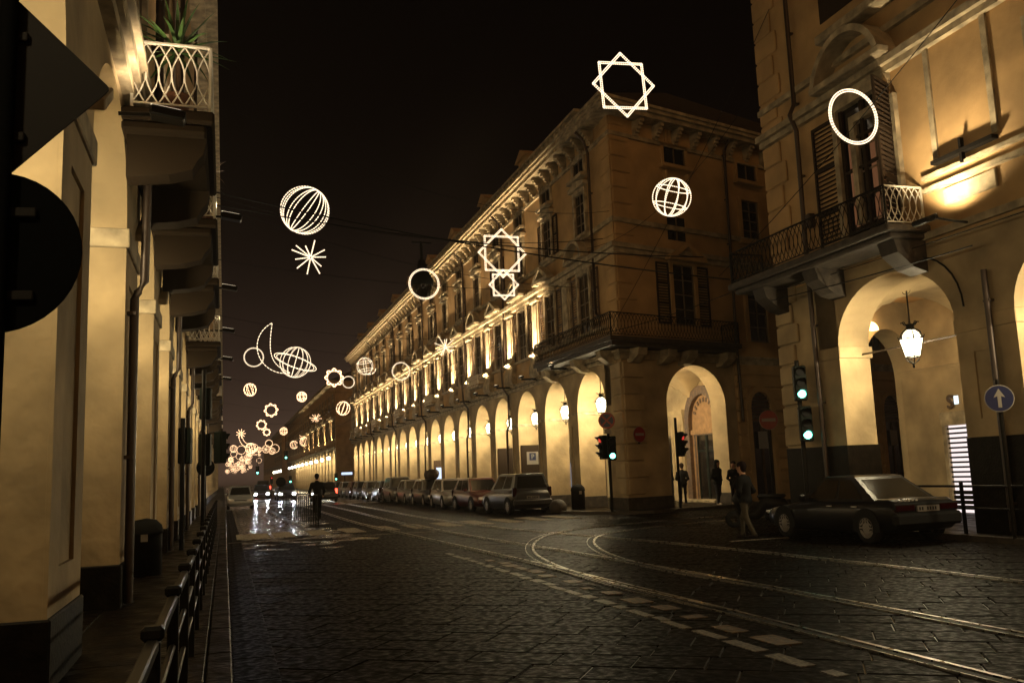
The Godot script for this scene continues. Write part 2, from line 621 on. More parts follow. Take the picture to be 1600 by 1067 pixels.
func shutter_mesh(w, h, panels):
	var s = st()
	slab(s, 0, 0.06, 0, h, 0.0, 0.05)
	slab(s, w - 0.06, w, 0, h, 0.0, 0.05)
	for i in panels + 1:
		var y = (h - 0.08) * i / panels
		slab(s, 0.06, w - 0.06, y, y + 0.08, 0.0, 0.05)
	var n = int(h / 0.11)
	for i in n:
		box(s, Vector3(w / 2, (i + 0.5) * h / n, 0.024), Vector3(w - 0.12, 0.012, 0.075), Basis(Vector3.RIGHT, 0.75))
	return fin(s)

func pediment_mesh(w, h, d, round_):
	var s = st()
	cbox(s, Vector3(0, 0.08, d / 2), Vector3(w, 0.16, d), 0.02)
	if round_:
		var o = arc_pts(0, 0.16 - 0.35 * h, w / 2, h * 1.35, 0.27, PI - 0.27, 14)
		var q = arc_pts(0, 0.16 - 0.35 * h, w / 2 - 0.16, h * 1.35 - 0.15, 0.27, PI - 0.27, 14)
		q.reverse()
		extrude(s, o + q, 0.0, d)
	else:
		extrude(s, [Vector2(-w / 2, 0.162), Vector2(-w / 2 + 0.42, 0.162), Vector2(0, h - 0.15), Vector2(w / 2 - 0.42, 0.162), Vector2(w / 2, 0.162), Vector2(0, h)], 0.0, d)
	return fin(s)

func windows():
	W.w1_frame = frame_mesh(1.15, 2.4, 0.17, 0.12, 0.0)
	W.w1_pane = pane_mesh(1.15, 2.4)
	W.w1_bars = bars_mesh(1.15, 2.4, 2, 4)
	W.w1_shutter = shutter_mesh(0.66, 2.42, 3)
	W.w2_frame = frame_mesh(1.05, 1.75, 0.16, 0.12, 0.22)
	W.w2_pane = pane_mesh(1.05, 1.75)
	W.w2_bars = bars_mesh(1.05, 1.75, 2, 4)
	W.w2_shutter = shutter_mesh(0.56, 1.75, 2)
	W.w3_frame = frame_mesh(1.2, 0.8, 0.13, 0.1, 0.3)
	W.w3_pane = pane_mesh(1.2, 0.8)
	W.w3_bars = bars_mesh(1.2, 0.8, 2, 1)
	W.ped_tri = pediment_mesh(2.0, 0.72, 0.36, false)
	W.ped_arc = pediment_mesh(2.0, 0.72, 0.36, true)
	W.hood = pediment_mesh(1.7, 0.3, 0.25, false)
	var s = st()
	for i in 5:
		var k = float(i)
		slab(s, -0.1, 0.1, -0.62 + 0.12 * i, -0.5 + 0.12 * i, 0, 0.16 + 0.09 * k)
	W.bracket = fin(s)

func window(root, kind, xf, glass = "window_glass", shutters = "", leaf = true, frame_m = "pale_stone"):
	var w = part(root, "window", W[kind + "_frame"], M[frame_m], xf)
	part(w, "pane", W[kind + "_pane"], M[glass])
	part(w, "glazing_bars", W[kind + "_bars"], M.sash)
	if shutters != "":
		var half = {"w1": 0.6, "w2": 0.55}[kind]
		var sw = {"w1": 0.66, "w2": 0.56}[kind]
		part(w, "shutter", W[kind + "_shutter"], M[shutters], T(half + 0.16, 0, 0.02))
		part(w, "shutter", W[kind + "_shutter"], M[shutters], T(-half - 0.16 - sw, 0, 0.02))
	return w

# arch over an opening between two piers; x from -pitch/2 to pitch/2
func arch_mesh(pitch, r, rise, spring, top, depth, left = 0.0, right = 0.0):
	var s = st()
	var p = [Vector2(-pitch / 2 - left, spring)]
	p.append_array(arc_pts(0, spring, r, rise, PI, 0, 22))
	p.append_array([Vector2(pitch / 2 + right, spring), Vector2(pitch / 2 + right, top), Vector2(-pitch / 2 - left, top)])
	extrude(s, p, -depth, 0.0)
	return fin(s)

# a pier with a sunken panel in its street face
func pier_mesh(w, y0, y1, depth):
	var s = st()
	slab(s, -w / 2, w / 2, y0, y1, -depth, -0.035)
	var t = w * 0.27
	slab(s, -w / 2, -w / 2 + t, y0, y1, -0.0345, 0.0)
	slab(s, w / 2 - t, w / 2, y0, y1, -0.0345, 0.0)
	slab(s, -w / 2 + t, w / 2 - t, y0, y0 + 0.35, -0.0345, 0.0)
	slab(s, -w / 2 + t, w / 2 - t, y1 - 0.4, y1, -0.0345, 0.0)
	return fin(s)

func ring_block(w, y0, y1, depth, e):
	var s = st()
	cbox(s, Vector3(0, (y0 + y1) / 2, -depth / 2), Vector3(w + 2 * e, y1 - y0, depth + 2 * e), 0.015)
	return fin(s)

func vault_mesh(w, d, spring, rise, cut = 99.0):
	var s = st()
	s.set_smooth_group(1)
	var n = 18
	var H = func(i, j):
		var x = -w / 2 + w * i / n
		var z = -d / 2 + d * j / n
		var a = sqrt(maxf(0, 1 - pow(2 * x / w, 2)))
		var b = sqrt(maxf(0, 1 - pow(2 * z / d, 2)))
		return Vector3(minf(x, cut + 0.3 * z), spring + rise * maxf(a, b), z)
	for i in n:
		for j in n:
			poly(s, [H.call(i, j), H.call(i + 1, j), H.call(i + 1, j + 1)], Vector3.DOWN)
			poly(s, [H.call(i, j), H.call(i + 1, j + 1), H.call(i, j + 1)], Vector3.DOWN)
	return fin(s)

# iron railing with crossing curved bars between two rails, along x from 0 to w
func railing_mesh(w, h, n, r = 0.011):
	var s = st()
	cbox(s, Vector3(w / 2, h, 0), Vector3(w, 0.035, 0.05), 0.006)
	cbox(s, Vector3(w / 2, 0.06, 0), Vector3(w, 0.025, 0.035), 0.004)
	var step = w / n
	for i in range(-1, n + 1):
		for k in [-1, 1]:
			var pts = []
			for j in 11:
				var t = j / 10.0
				var x = step * (i + 0.5) + k * step * (0.5 - 1.0 * sin(t * PI))
				if x >= -0.005 and x <= w + 0.005:
					pts.append(Vector3(x, 0.06 + (h - 0.07) * t, 0.0))
			if pts.size() > 2:
				var run = [pts[0]]
				for j in range(1, pts.size()):
					if pts[j].y - run[-1].y > (h - 0.07) * 0.15:
						if run.size() > 1:
							tube(s, run, r, 4)
						run = []
					run.append(pts[j])
				if run.size() > 1:
					tube(s, run, r, 4)
	for x in [0.0, w]:
		slab(s, x - 0.017, x + 0.017, 0, h, -0.017, 0.017)
	return fin(s)

func downpipe(root, xf, pts):
	var s = st()
	tube(s, pts, 0.058, 10)
	var y = pts[0].y - 0.6
	while y > pts[-1].y + 0.3:
		var at = Vector3.ZERO
		for i in pts.size() - 1:
			if pts[i].y >= y and pts[i + 1].y <= y:
				at = pts[i].lerp(pts[i + 1], (pts[i].y - y) / maxf(pts[i].y - pts[i + 1].y, 0.001))
		box(s, at + Vector3(0, 0, -0.04), Vector3(0.15, 0.045, 0.13))
		y -= 1.9
	return part(root, "downpipe", fin(s), M.pipe_copper, xf)

# ------------------------------------------------------------------ left-hand building
func left_building():
	var o = thing("arcaded_building", "cream arcaded building along the left pavement with iron balconies above", "building", Vector3(-1.25, 0, -9))
	var inv = o.transform.affine_inverse()
	var L = inv * FL
	var pitch = 4.9
	var pw = 1.62
	var spring = 4.98
	var am = arch_mesh(pitch, (pitch - pw) / 2, 1.36, spring, 6.45, 1.25)
	var pm = pier_mesh(pw, 0.66, 4.72, 1.25)
	var plm = ring_block(pw, 0.1, 0.66, 1.25, 0.03)
	var imp = ring_block(pw, 4.72, 4.98, 1.25, 0.04)
	var vm = vault_mesh(pitch, 4.6, 4.95, 1.4)
	for k in range(-3, 40):
		var x = 8.5 + pitch * k
		var p = part(o, "pier", pm, M.cream, L * T(x, 0, 0))
		part(p, "plinth", plm, M.dark_granite)
		part(p, "impost", imp, M.pale_stone)
		part(o, "arch", am, M.cream, L * T(x + pitch / 2, 0, 0))
		if k < 14:
			part(o, "vault", vm, M.cream, L * T(x + pitch / 2, 0, -3.55))
			if k >= 0 and k < 3:
				var ms = st()
				cbox(ms, Vector3(0.55, 0, 0.06), Vector3(0.7, 0.12, 0.2), 0.015, Basis(Vector3.BACK, 0.55))
				part(p, "wall_bracket", fin(ms), M.pale_stone, T(0.1, 5.35, 0))
	var s = st()
	slab(s, -10, 205, 0.1, 6.4, -6.1, -5.85)
	part(o, "rear_wall", fin(s), M.ochre, L)
	s = st()
	slab(s, -10, 205, 6.45, 6.6, 0.0, 0.14)
	slab(s, -10, 205, 6.6, 6.75, 0.0, 0.22)
	slab(s, -10, 205, 6.75, 6.84, 0.0, 0.30)
	part(o, "string_course", fin(s), M.pale_stone, L)
	s = st()
	slab(s, -10, 205, 6.45, 19.0, -9.0, -0.005)
	part(o, "upper_wall", fin(s), M.ochre, L)
	s = st()
	slab(s, -10, 205, 17.8, 18.1, 0.0, 0.5)
	slab(s, -10, 205, 18.1, 18.5, 0.0, 0.9)
	part(o, "cornice", fin(s), M.pale_stone, L)
	# block quoins of the pilaster beside the first balcony
	for j in 9:
		s = st()
		cbox(s, Vector3(0, 7.1 + j * 0.62, 0.05), Vector3(1.0 if j % 2 else 0.8, 0.58, 0.16), 0.03)
		part(o, "quoin", fin(s), M.pale_stone, L * T(10.2, 0, 0))
	# windows and balconies
	var rail_side = railing_mesh(0.92, 0.86, 6)
	var rail_front = railing_mesh(3.0, 0.86, 19)
	var slab_m = st()
	cbox(slab_m, Vector3(0, 0.0, 0.55), Vector3(3.1, 0.16, 1.1), 0.03)
	cbox(slab_m, Vector3(0, -0.14, 0.5), Vector3(2.96, 0.13, 1.0), 0.03)
	var slab_mesh = fin(slab_m)
	var cs = st()
	var prof = [Vector2(0, 0), Vector2(0, -0.55), Vector2(0.5, -0.5), Vector2(0.78, -0.42), Vector2(0.84, -0.3), Vector2(0.92, -0.2), Vector2(0.95, 0)]
	extrude(cs, prof, -0.2, 0.2, Transform3D(Basis(Vector3(0, 0, 1), Vector3.UP, Vector3(-1, 0, 0)), Vector3.ZERO))
	var corbel = fin(cs)
	for k in range(0, 34):
		var x = 12.9 + pitch * k
		window(o, "w1", L * T(x, 6.95, 0), "window_glass", "shutter_brown" if k % 3 else "")
		if k < 12:
			window(o, "w1", L * T(x, 10.6, 0), "window_glass", "shutter_brown")
		var near = k < 10
		if k % 2 == 0 or k < 3 or k in [5, 9]:
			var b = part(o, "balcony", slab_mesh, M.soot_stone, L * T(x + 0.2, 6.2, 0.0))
			part(b, "corbel", corbel, M.soot_stone, T(-1.1, -0.2, 0.05))
			part(b, "corbel", corbel, M.soot_stone, T(1.1, -0.2, 0.05))
			if near:
				part(b, "side_railing", rail_side, M.pale_iron, Transform3D(Basis(Vector3(0, 0, 1), Vector3.UP, Vector3(-1, 0, 0)), Vector3(-1.5, 0.08, 0.12)))
				part(b, "side_railing", rail_side, M.pale_iron, Transform3D(Basis(Vector3(0, 0, 1), Vector3.UP, Vector3(-1, 0, 0)), Vector3(1.5, 0.08, 0.12)))
			part(b, "front_railing", rail_front, M.pale_iron, T(-1.5, 0.08, 1.04))
	for k in [1, 3, 5, 8, 11]:
		var x = 8.5 + pitch * k - 0.45
		downpipe(o, L, [Vector3(x, 17.8, 0.17), Vector3(x, 6.95, 0.17), Vector3(x, 6.9, 0.34), Vector3(x, 6.3, 0.36), Vector3(x, 6.1, 0.2), Vector3(x, 4.35, 0.2), Vector3(x - 0.02, 4.2, 0.12), Vector3(x - 0.05, 4.1, 0.085), Vector3(x - 0.05, 0.15, 0.085)] if k > 1 else [Vector3(x, 17.8, 0.3), Vector3(x, 6.9, 0.34), Vector3(x, 6.1, 0.22), Vector3(x, 4.35, 0.2), Vector3(x - 0.02, 4.2, 0.12), Vector3(x - 0.05, 4.1, 0.085), Vector3(x - 0.05, 0.15, 0.085)])

# ------------------------------------------------------------------ building on the corner, across the tracks
func quoin_run(o, xf, n, y0, w, step = 0.62, wide = 0.95, m = "ochre", sign_ = 1.0):
	for j in n:
		var ww = wide if j % 2 else wide * 0.78
		var s = st()
		cbox(s, Vector3(sign_ * ww / 2, y0 + j * step, 0.03), Vector3(ww, step - 0.05, w), 0.025)
		part(o, "quoin", fin(s), M[m], xf)

func corner_building():
	var o = thing("corner_building", "ochre palace on the corner with a long lamplit arcade and corner balcony", "building", Vector3(13.9, 0, -30.4))
	var inv = o.transform.affine_inverse()
	var F = inv * FM
	var S = inv * FS
	var pitch = 4.03
	var r = 1.49
	var spring = 4.0
	var depth = 1.1
	var x_first = -1.6   # end of the corner pier
	var am = arch_mesh(pitch, r, r, spring, 5.72, depth)
	var pm = pier_mesh(pitch - 2 * r, 0.55, 3.86, depth)
	var plm = ring_block(pitch - 2 * r, 0.1, 0.55, depth, 0.03)
	var imp = ring_block(pitch - 2 * r, 3.86, 4.0, depth, 0.025)
	var vm = vault_mesh(pitch, 4.5, 3.95, 1.62)
	var s
	var pilaster = st()
	slab(pilaster, -0.45, 0.45, 7.2, 9.45, 0.0, 0.10)
	slab(pilaster, -0.3, 0.3, 7.35, 9.3, 0.1, 0.15)
	cbox(pilaster, Vector3(0, 9.53, 0.1), Vector3(1.05, 0.16, 0.24), 0.03)
	cbox(pilaster, Vector3(0, 7.12, 0.1), Vector3(1.05, 0.16, 0.24), 0.03)
	var pil = fin(pilaster)
	var ped_s = st()
	extrude(ped_s, [Vector2(0, 5.95), Vector2(0.22, 5.98), Vector2(0.30, 6.15), Vector2(0.27, 6.5), Vector2(0.19, 6.8), Vector2(0.22, 6.9), Vector2(0.33, 6.95), Vector2(0.33, 7.03), Vector2(0, 7.03)], -0.62, 0.62, Transform3D(Basis(Vector3(0, 0, 1), Vector3.UP, Vector3(-1, 0, 0)), Vector3.ZERO))
	var ped = fin(ped_s)
	var bal_s = st()
	cbox(bal_s, Vector3(0, 6.52, 0.25), Vector3(2.5, 0.14, 0.55), 0.02)
	var small_slab = fin(bal_s)
	var small_rail = railing_mesh(2.3, 0.5, 15)
	var small_side = railing_mesh(0.46, 0.5, 4)
	var ledge_s = st()
	slab(ledge_s, -pitch / 2, pitch / 2, 6.93, 7.04, 0, 0.16)
	var ledge = fin(ledge_s)
	for k in 18:
		var cx = x_first - r - pitch * k     # centre of the bay
		var px = cx - pitch / 2              # axis of the pier beyond
		part(o, "arch", am, M.cream, F * T(cx, 0, 0))
		var p = part(o, "pier", pm, M.cream, F * T(px, 0, 0))
		part(p, "plinth", plm, M.grey_stone)
		part(p, "impost", imp, M.pale_stone)
		part(o, "vault", vm if k > 0 else vault_mesh(pitch, 4.5, 3.95, 1.62, -1.125 - cx), M.cream, F * T(cx, 0, -3.35))
		part(o, "sill_band", ledge, M.pale_stone, F * T(cx, 0, 0))
		if k > 0:
			part(o, "pedestal", ped, M.pale_stone, F * T(px, 0, 0.0))
		part(o, "pilaster", pil, M.pale_stone, F * T(px, 0, 0))
		var w = window(o, "w1", F * T(cx, 7.06, 0), "window_glass", "shutter_brown" if k % 3 != 2 else "shutter_dark")
		part(o, "pediment", W.ped_arc if k % 2 == 0 else W.ped_tri, M.pale_stone, F * T(cx, 9.98, 0.2))
		window(o, "w2", F * T(cx, 11.1, 0), "window_glass", "shutter_dark" if k % 2 else "")
		part(o, "window_hood", W.hood, M.pale_stone, F * T(cx, 13.04, 0.0))
		window(o, "w3", F * T(cx, 13.55, 0))
		for b in 4:
			part(o, "cornice_bracket", W.bracket, M.pale_stone, F * T(cx + (b - 1.5) * pitch / 4, 15.0, 0))
		if k in [4, 7, 10, 13, 16]:
			var bl = part(o, "balcony", small_slab, M.pale_stone, F * T(cx, 0, 0))
			part(bl, "front_railing", small_rail, M.pale_iron, T(-1.15, 6.6, 0.5))
			for e in [-1.15, 1.15]:
				part(bl, "side_railing", small_side, M.pale_iron, Transform3D(Basis(Vector3(0, 0, 1), Vector3.UP, Vector3(-1, 0, 0)), Vector3(e, 6.6, 0.03)))
		if k < 17:
			# floodlight at the foot of every pilaster
			var fs = st()
			cbox(fs, Vector3(0, 0, 0), Vector3(0.3, 0.1, 0.2), 0.015, Basis(Vector3.RIGHT, 0.2))
			slab(fs, -0.02, 0.02, -0.14, -0.04, -0.85, 0.0)
			var fl = part(o, "floodlight", fin(fs), M.black_iron, F * T(px, 5.95, 0.9))
			fs = st()
			slab(fs, -0.12, 0.12, 0.055, 0.06, -0.07, 0.07)
			part(fl, "lamp_glass", fin(fs), M.flood_glass)
			spot(fl, Vector3(0, 0.1, -0.02), Vector3(0, 1, -0.17), [1.0, 0.74, 0.42], 150.0 if k > 0 else 4.0, 33.0, 0.06, 0.9)
	var xe = x_first - pitch * 18 - 0.3
	# corner pier, rear wall, body
	s = st()
	var A = Vector2(0, 0)
	var dd = Vector2(cos(ALPHA), -sin(ALPHA))
	var nn = Vector2(-sin(ALPHA), -cos(ALPHA))   # into the building
	var foot = [A, A + dd * 2.15, A + dd * 2.15 + nn * 0.8, Vector2(1.1, -1.6), Vector2(0, -1.6)]
	extrude_up(s, foot, 0.1, 5.72)
	part(o, "corner_pier", fin(s), M.cream)
	s = st()
	slab(s, xe, -2.0, 0.1, 5.72, -5.95, -5.65)
	part(o, "rear_wall", fin(s), M.cream, F)
	# footprint of the upper floors
	s = st()
	var back = 13.0
	var P = [A, A + dd * 22.0, A + dd * 22.0 + Vector2(0, -18), Vector2(16, -24), Vector2(16, xe), Vector2(0, xe)]
	extrude_up(s, P, 5.72, 15.3)
	part(o, "upper_wall", fin(s), M.ochre)
	# string courses, cornice and roof follow both streets
	for c in [["string_course", 5.62, 5.86, 0.12, "pale_stone"], ["string_course", 5.86, 5.95, 0.2, "pale_stone"], ["entablature", 9.62, 9.8, 0.16, "pale_stone"], ["entablature", 9.8, 9.98, 0.3, "pale_stone"], ["string_course", 10.82, 11.0, 0.14, "pale_stone"], ["frieze", 14.25, 14.4, 0.1, "pale_stone"], ["cornice", 15.02, 15.2, 0.62, "pale_stone"], ["cornice", 15.2, 15.34, 0.74, "pale_stone"], ["cornice", 15.34, 15.46, 0.82, "pale_stone"]]:
		s = st()
		var e = c[3]
		var k = Vector2(-e, e * (1.0 + sin(ALPHA)) / cos(ALPHA))
		extrude_up(s, [k, A + dd * 22.0 - nn * e, A + dd * 22.0, A, Vector2(0, xe), Vector2(-e, xe)], c[1], c[2])
		part(o, c[0], fin(s), M[c[4]])
	s = st()
	var e2 = 0.7
	var base = [Vector2(-e2, e2 * 1.344), A + dd * 22.0 - nn * e2, A + dd * 22.0 + Vector2(0, -18), Vector2(16, -24), Vector2(16, xe), Vector2(-e2, xe)]
	var ridge = [Vector2(5.0, -4.5), A + dd * 20.0 + nn * 5.0, A + dd * 20.0 + nn * 8.0, Vector2(10, -20), Vector2(10, xe), Vector2(5.0, xe)]
	for i in 6:
		var j = (i + 1) % 6
		poly(s, [V(base[i], 15.46), V(base[j], 15.46), V(ridge[j], 18.3), V(ridge[i], 18.3)], Vector3.UP)
	poly(s, [V(ridge[0], 18.3), V(ridge[1], 18.3), V(ridge[2], 18.3), V(ridge[3], 18.3)], Vector3.UP)
	poly(s, [V(ridge[0], 18.3), V(ridge[3], 18.3), V(ridge[4], 18.3), V(ridge[5], 18.3)], Vector3.UP)
	var roof = part(o, "roof", fin(s), M.roof_tile)
	for k in 9:
		s = st()
		slab(s, -0.7, 0.7, 15.6, 17.5, -2.6, -0.6)
		extrude(s, [Vector2(-0.95, 17.5), Vector2(0.95, 17.5), Vector2(0, 18.0)], -2.7, -0.45)
		var d = part(roof, "dormer", fin(s), M.ochre, F * T(-12 - k * 7.5, 0, 0))
	s = st()
	for k in 130:
		slab(s, -3.5 - k * 0.55, -3.24 - k * 0.55, 15.46, 15.95, 0.3, 0.5)
	slab(s, xe, -2.0, 15.95, 16.06, 0.26, 0.56)
	part(roof, "parapet", fin(s), M.pale_stone)
	roof.get_child(roof.get_child_count() - 1).transform = F
	# side on the cross street
	s = st()
	var sp = 3.98
	var a0 = 2.15
	var a1 = 5.35
	var pts = [Vector2(a0, sp)]
	pts.append_array(arc_pts((a0 + a1) / 2, sp, (a1 - a0) / 2, 1.52, PI, 0, 22))
	pts.append_array([Vector2(a1, sp), Vector2(a1, 5.72), Vector2(a0, 5.72)])
	extrude(s, pts, -0.8, 0.0)
	part(o, "side_arch", fin(s), M.cream, S)
	s = st()
	slab(s, a1, 5.95, 0.1, 5.72, -0.8, 0.0)
	var sp_ = part(o, "side_pier", fin(s), M.cream, S)
	s = st()
	cbox(s, Vector3(5.65, 0.3, -0.4), Vector3(0.66, 0.46, 0.86), 0.015)
	part(sp_, "plinth", fin(s), M.grey_stone)
	s = st()
	slab(s, 5.95, 22.0, 0.1, 5.72, -0.6, -0.004)
	part(o, "side_wall", fin(s), M.ochre, S)
	# rusticated ground floor of the side: long stone courses, cut by the doorways
	for j in 11:
		var y0 = 0.35 + j * 0.485
		for seg in [[5.98, 6.62], [7.98, 11.4], [12.8, 15.6], [17.0, 20.0]]:
			if y0 > 4.35:
				if seg[0] < 6.0:
					seg = [5.98, 20.0]
				else:
					continue
			s = st()
			cbox(s, Vector3((seg[0] + seg[1]) / 2, y0 + 0.23, 0.03), Vector3(seg[1] - seg[0] - 0.02, 0.43, 0.14), 0.03)
			part(o, "stone_course", fin(s), M.ochre, S)
	for x in [7.3, 12.1, 16.3]:
		s = st()
		var ring = arc_pts(0, 3.9, 0.86, 0.86, 0, PI, 16)
		var inner = arc_pts(0, 3.9, 0.62, 0.62, 0, PI, 16)
		inner.reverse()
		extrude(s, ring + inner, 0.0, 0.17)
		slab(s, -0.86, -0.62, 0.15, 3.9, 0.0, 0.16)
		slab(s, 0.62, 0.86, 0.15, 3.9, 0.0, 0.16)
		var d = part(o, "side_door", fin(s), M.ochre, S * T(x, 0, 0))
		s = st()
		extrude(s, [Vector2(-0.62, 0.15), Vector2(0.62, 0.15)] + arc_pts(0, 3.9, 0.62, 0.62, 0, PI, 12), 0.0, 0.03)
		part(d, "door_glass", fin(s), M.window_glass)
		s = st()
		slab(s, -0.62, 0.62, 3.3, 3.42, 0.03, 0.12)
		slab(s, -0.04, 0.04, 0.15, 3.3, 0.03, 0.09)
		for l in 7:
			slab(s, -0.6, 0.6, 3.5 + l * 0.13, 3.56 + l * 0.13, 0.03, 0.08)
		part(d, "door_frame", fin(s), M.old_wood)
		s = st()
		slab(s, -0.3, 0.25, 2.2, 2.9, 0.125, 0.13)
		part(d, "notice", fin(s), M.sign_white)
	# corner quoins of front and side above, and the banded ground floor
	quoin_run(o, S, 15, 6.3, 0.05, 0.62, 0.95, "ochre", 1.0)
	quoin_run(o, F, 15, 6.3, 0.05, 0.62, 0.95, "ochre", -1.0)
	quoin_run(o, S, 8, 0.95, 0.1, 0.61, 1.0, "cream", 1.0)
	quoin_run(o, F, 8, 0.95, 0.1, 0.61, 0.85, "cream", -1.0)
	s = st()
	extrude_up(s, [A + Vector2(-0.06, 0.08), A + dd * 2.18 - nn * 0.05, A + dd * 2.18 + nn * 0.83, Vector2(1.1, -1.65), Vector2(-0.06, -1.65)], 0.1, 0.56)
	part(o, "corner_plinth", fin(s), M.grey_stone)
	# side windows
	var w1 = window(o, "w1", S * T(3.4, 7.06, 0), "window_glass", "shutter_dark", true, "ochre")
	part(o, "pediment", W.ped_tri, M.ochre, S * T(3.4, 9.55, 0.12))
	s = st()
	slab(s, -0.47, 0.47, 0, 0.95, 0, 0.02)
	var wq = part(o, "window", fin(s), M.window_glass, S * T(3.25, 10.45, 0))
	s = st()
	slab(s, -0.03, 0.03, 0, 0.95, 0.02, 0.05)
	part(wq, "glazing_bars", fin(s), M.sash)
	window(o, "w3", S * T(3.35, 13.5, 0), "window_glass", "", true, "ochre")
	for x in [2.75, 3.95]:
		s = st()
		cbox(s, Vector3(x, 13.05, 0.12), Vector3(0.16, 0.36, 0.24), 0.03)
		part(o, "sill_bracket", fin(s), M.ochre, S)
	s = st()
	for i in 4:
		slab(s, 2.9 + i * 0.24, 3.02 + i * 0.24, 14.42, 15.0, 0, 0.06)
	part(o, "frieze_flutes", fin(s), M.ochre, S)
	for x in [7.6, 11.5, 15.5]:
		window(o, "w1", S * T(x, 6.6, 0), "window_glass", "", true, "ochre")
		window(o, "w2", S * T(x, 10.9, 0), "window_glass", "", true, "ochre")
		window(o, "w3", S * T(x, 13.5, 0), "window_glass", "", true, "ochre")
	for b in 18:
		part(o, "cornice_bracket", W.bracket, M.pale_stone, S * T(1.3 + b * 1.05, 15.0, 0))
	# balcony wrapped round the corner
	s = st()
	var bx = 0.95
	extrude_up(s, [Vector2(-bx, bx * 1.344), A + dd * 5.5 - nn * bx, A + dd * 5.5, A, Vector2(0, -7.2), Vector2(-bx, -7.2)], 6.12, 6.3)
	extrude_up(s, [Vector2(-bx + 0.12, (bx - 0.12) * 1.344), A + dd * 5.4 - nn * (bx - 0.12), A + dd * 5.4, A, Vector2(0, -7.1), Vector2(-bx + 0.12, -7.1)], 5.98, 6.12)
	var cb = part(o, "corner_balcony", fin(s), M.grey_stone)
	var fr = railing_mesh(8.33, 0.85, 51)
	part(cb, "front_railing", fr, M.black_iron, F * T(-7.15, 6.3, 0.88))
	part(cb, "side_railing", railing_mesh(6.6, 0.85, 40), M.black_iron, S * T(-1.18, 6.3, 0.88))
	part(cb, "end_railing", railing_mesh(0.85, 0.85, 6), M.pale_iron, F * Transform3D(Basis(Vector3(0, 0, 1), Vector3.UP, Vector3(-1, 0, 0)), Vector3(-7.15, 6.3, 0.02)))
	part(cb, "end_railing", railing_mesh(0.85, 0.85, 6), M.black_iron, S * Transform3D(Basis(Vector3(0, 0, 1), Vector3.UP, Vector3(-1, 0, 0)), Vector3(5.42, 6.3, 0.02)))
	s = st()
	extrude(s, [Vector2(0, 5.98), Vector2(0, 5.45), Vector2(0.3, 5.5), Vector2(0.62, 5.72), Vector2(0.68, 5.98)], -0.22, 0.22, Transform3D(Basis(Vector3(0, 0, 1), Vector3.UP, Vector3(-1, 0, 0)), Vector3.ZERO))
	var corb = fin(s)
	for x in [-0.6, -3.3, -6.8]:
		part(cb, "corbel", corb, M.pale_stone, F * T(x, 0, 0))
	for x in [0.5, 2.0, 3.1, 5.2]:
		part(cb, "corbel", corb, M.pale_stone, S * T(x, 0, 0))
	# pipes
	for k in [0.1, 3.0, 5.02, 8.02, 11.02, 14.02]:
		var x = x_first - pitch * k + (0.25 if k < 1 else -r + 1.35)
		downpipe(o, F, [Vector3(x, 14.95, 0.66), Vector3(x, 14.6, 0.3), Vector3(x, 14.1, 0.16), Vector3(x, 7.0, 0.2), Vector3(x, 6.95, 0.4), Vector3(x, 5.9, 0.36), Vector3(x, 5.5, 0.09), Vector3(x, 4.0, 0.09), Vector3(x - 0.5, 3.75, 0.07), Vector3(x - 0.5, 0.15, 0.07)] if k > 1 else [Vector3(x, 14.95, 0.66), Vector3(x, 14.6, 0.3), Vector3(x, 14.1, 0.16), Vector3(x, 7.6, 0.16), Vector3(x + 0.3, 7.45, 0.18)])
	downpipe(o, S, [Vector3(6.15, 15.0, 0.5), Vector3(6.15, 14.6, 0.2), Vector3(6.1, 6.6, 0.14), Vector3(6.1, 3.3, 0.2)])
	# the portal at the back of the arcade, seen through the side arch
	var R = inv * Transform3D(FM.basis, Vector3(19.55, 0, -34.45))
	s = st()
	var o1 = arc_pts(0, 3.5, 1.5, 1.5, 0, PI, 20)
	var i1 = arc_pts(0, 3.5, 1.12, 1.12, 0, PI, 20)
	i1.reverse()
	extrude(s, o1 + i1, 0.0, 0.26)
	slab(s, -1.5, -1.12, 0.12, 3.5, 0.0, 0.26)
	slab(s, 1.12, 1.5, 0.12, 3.5, 0.0, 0.26)
	var portal = part(o, "portal", fin(s), M.old_wood, R)
	s = st()
	extrude(s, [Vector2(-1.12, 3.1), Vector2(1.12, 3.1), Vector2(1.12, 3.5)] + arc_pts(0, 3.5, 1.12, 1.12, 0, PI, 18) + [Vector2(-1.12, 3.5)], 0.0, 0.08)
	slab(s, -1.12, -0.78, 0.12, 3.1, 0.0, 0.1)
	slab(s, 0.78, 1.12, 0.12, 3.1, 0.0, 0.1)
	slab(s, -1.2, 1.2, 2.95, 3.15, 0.0, 0.18)
	part(portal, "tympanum", fin(s), M.tan_stone)
	for k in 9:
		s = st()
		var a = PI * (0.14 + 0.72 * k / 8.0)
		cbox(s, Vector3(0.9 * cos(a), 3.5 + 0.9 * sin(a), 0.1), Vector3(0.11, 0.2, 0.05), 0.015, Basis(Vector3.BACK, a - PI / 2))
		part(portal, "carved_letter", fin(s), M.old_wood)
	s = st()
	slab(s, -0.78, 0.78, 0.12, 2.95, 0.0, 0.05)
	part(portal, "door_leaf", fin(s), M.black_iron)
	s = st()
	for x in [-0.74, -0.02, 0.06, 0.7]:
		slab(s, x - 0.04, x + 0.04, 0.12, 2.95, 0.05, 0.09)
	slab(s, -0.78, 0.78, 2.2, 2.28, 0.05, 0.085)
	part(portal, "door_frame", fin(s), M.signal_green_body)
	s = st()
	cbox(s, Vector3(0, 0.16, 0.35), Vector3(3.2, 0.12, 0.9), 0.02)
	part(portal, "step", fin(s), M.pale_stone)
	# wall piece with a panel left of the portal
	s = st()
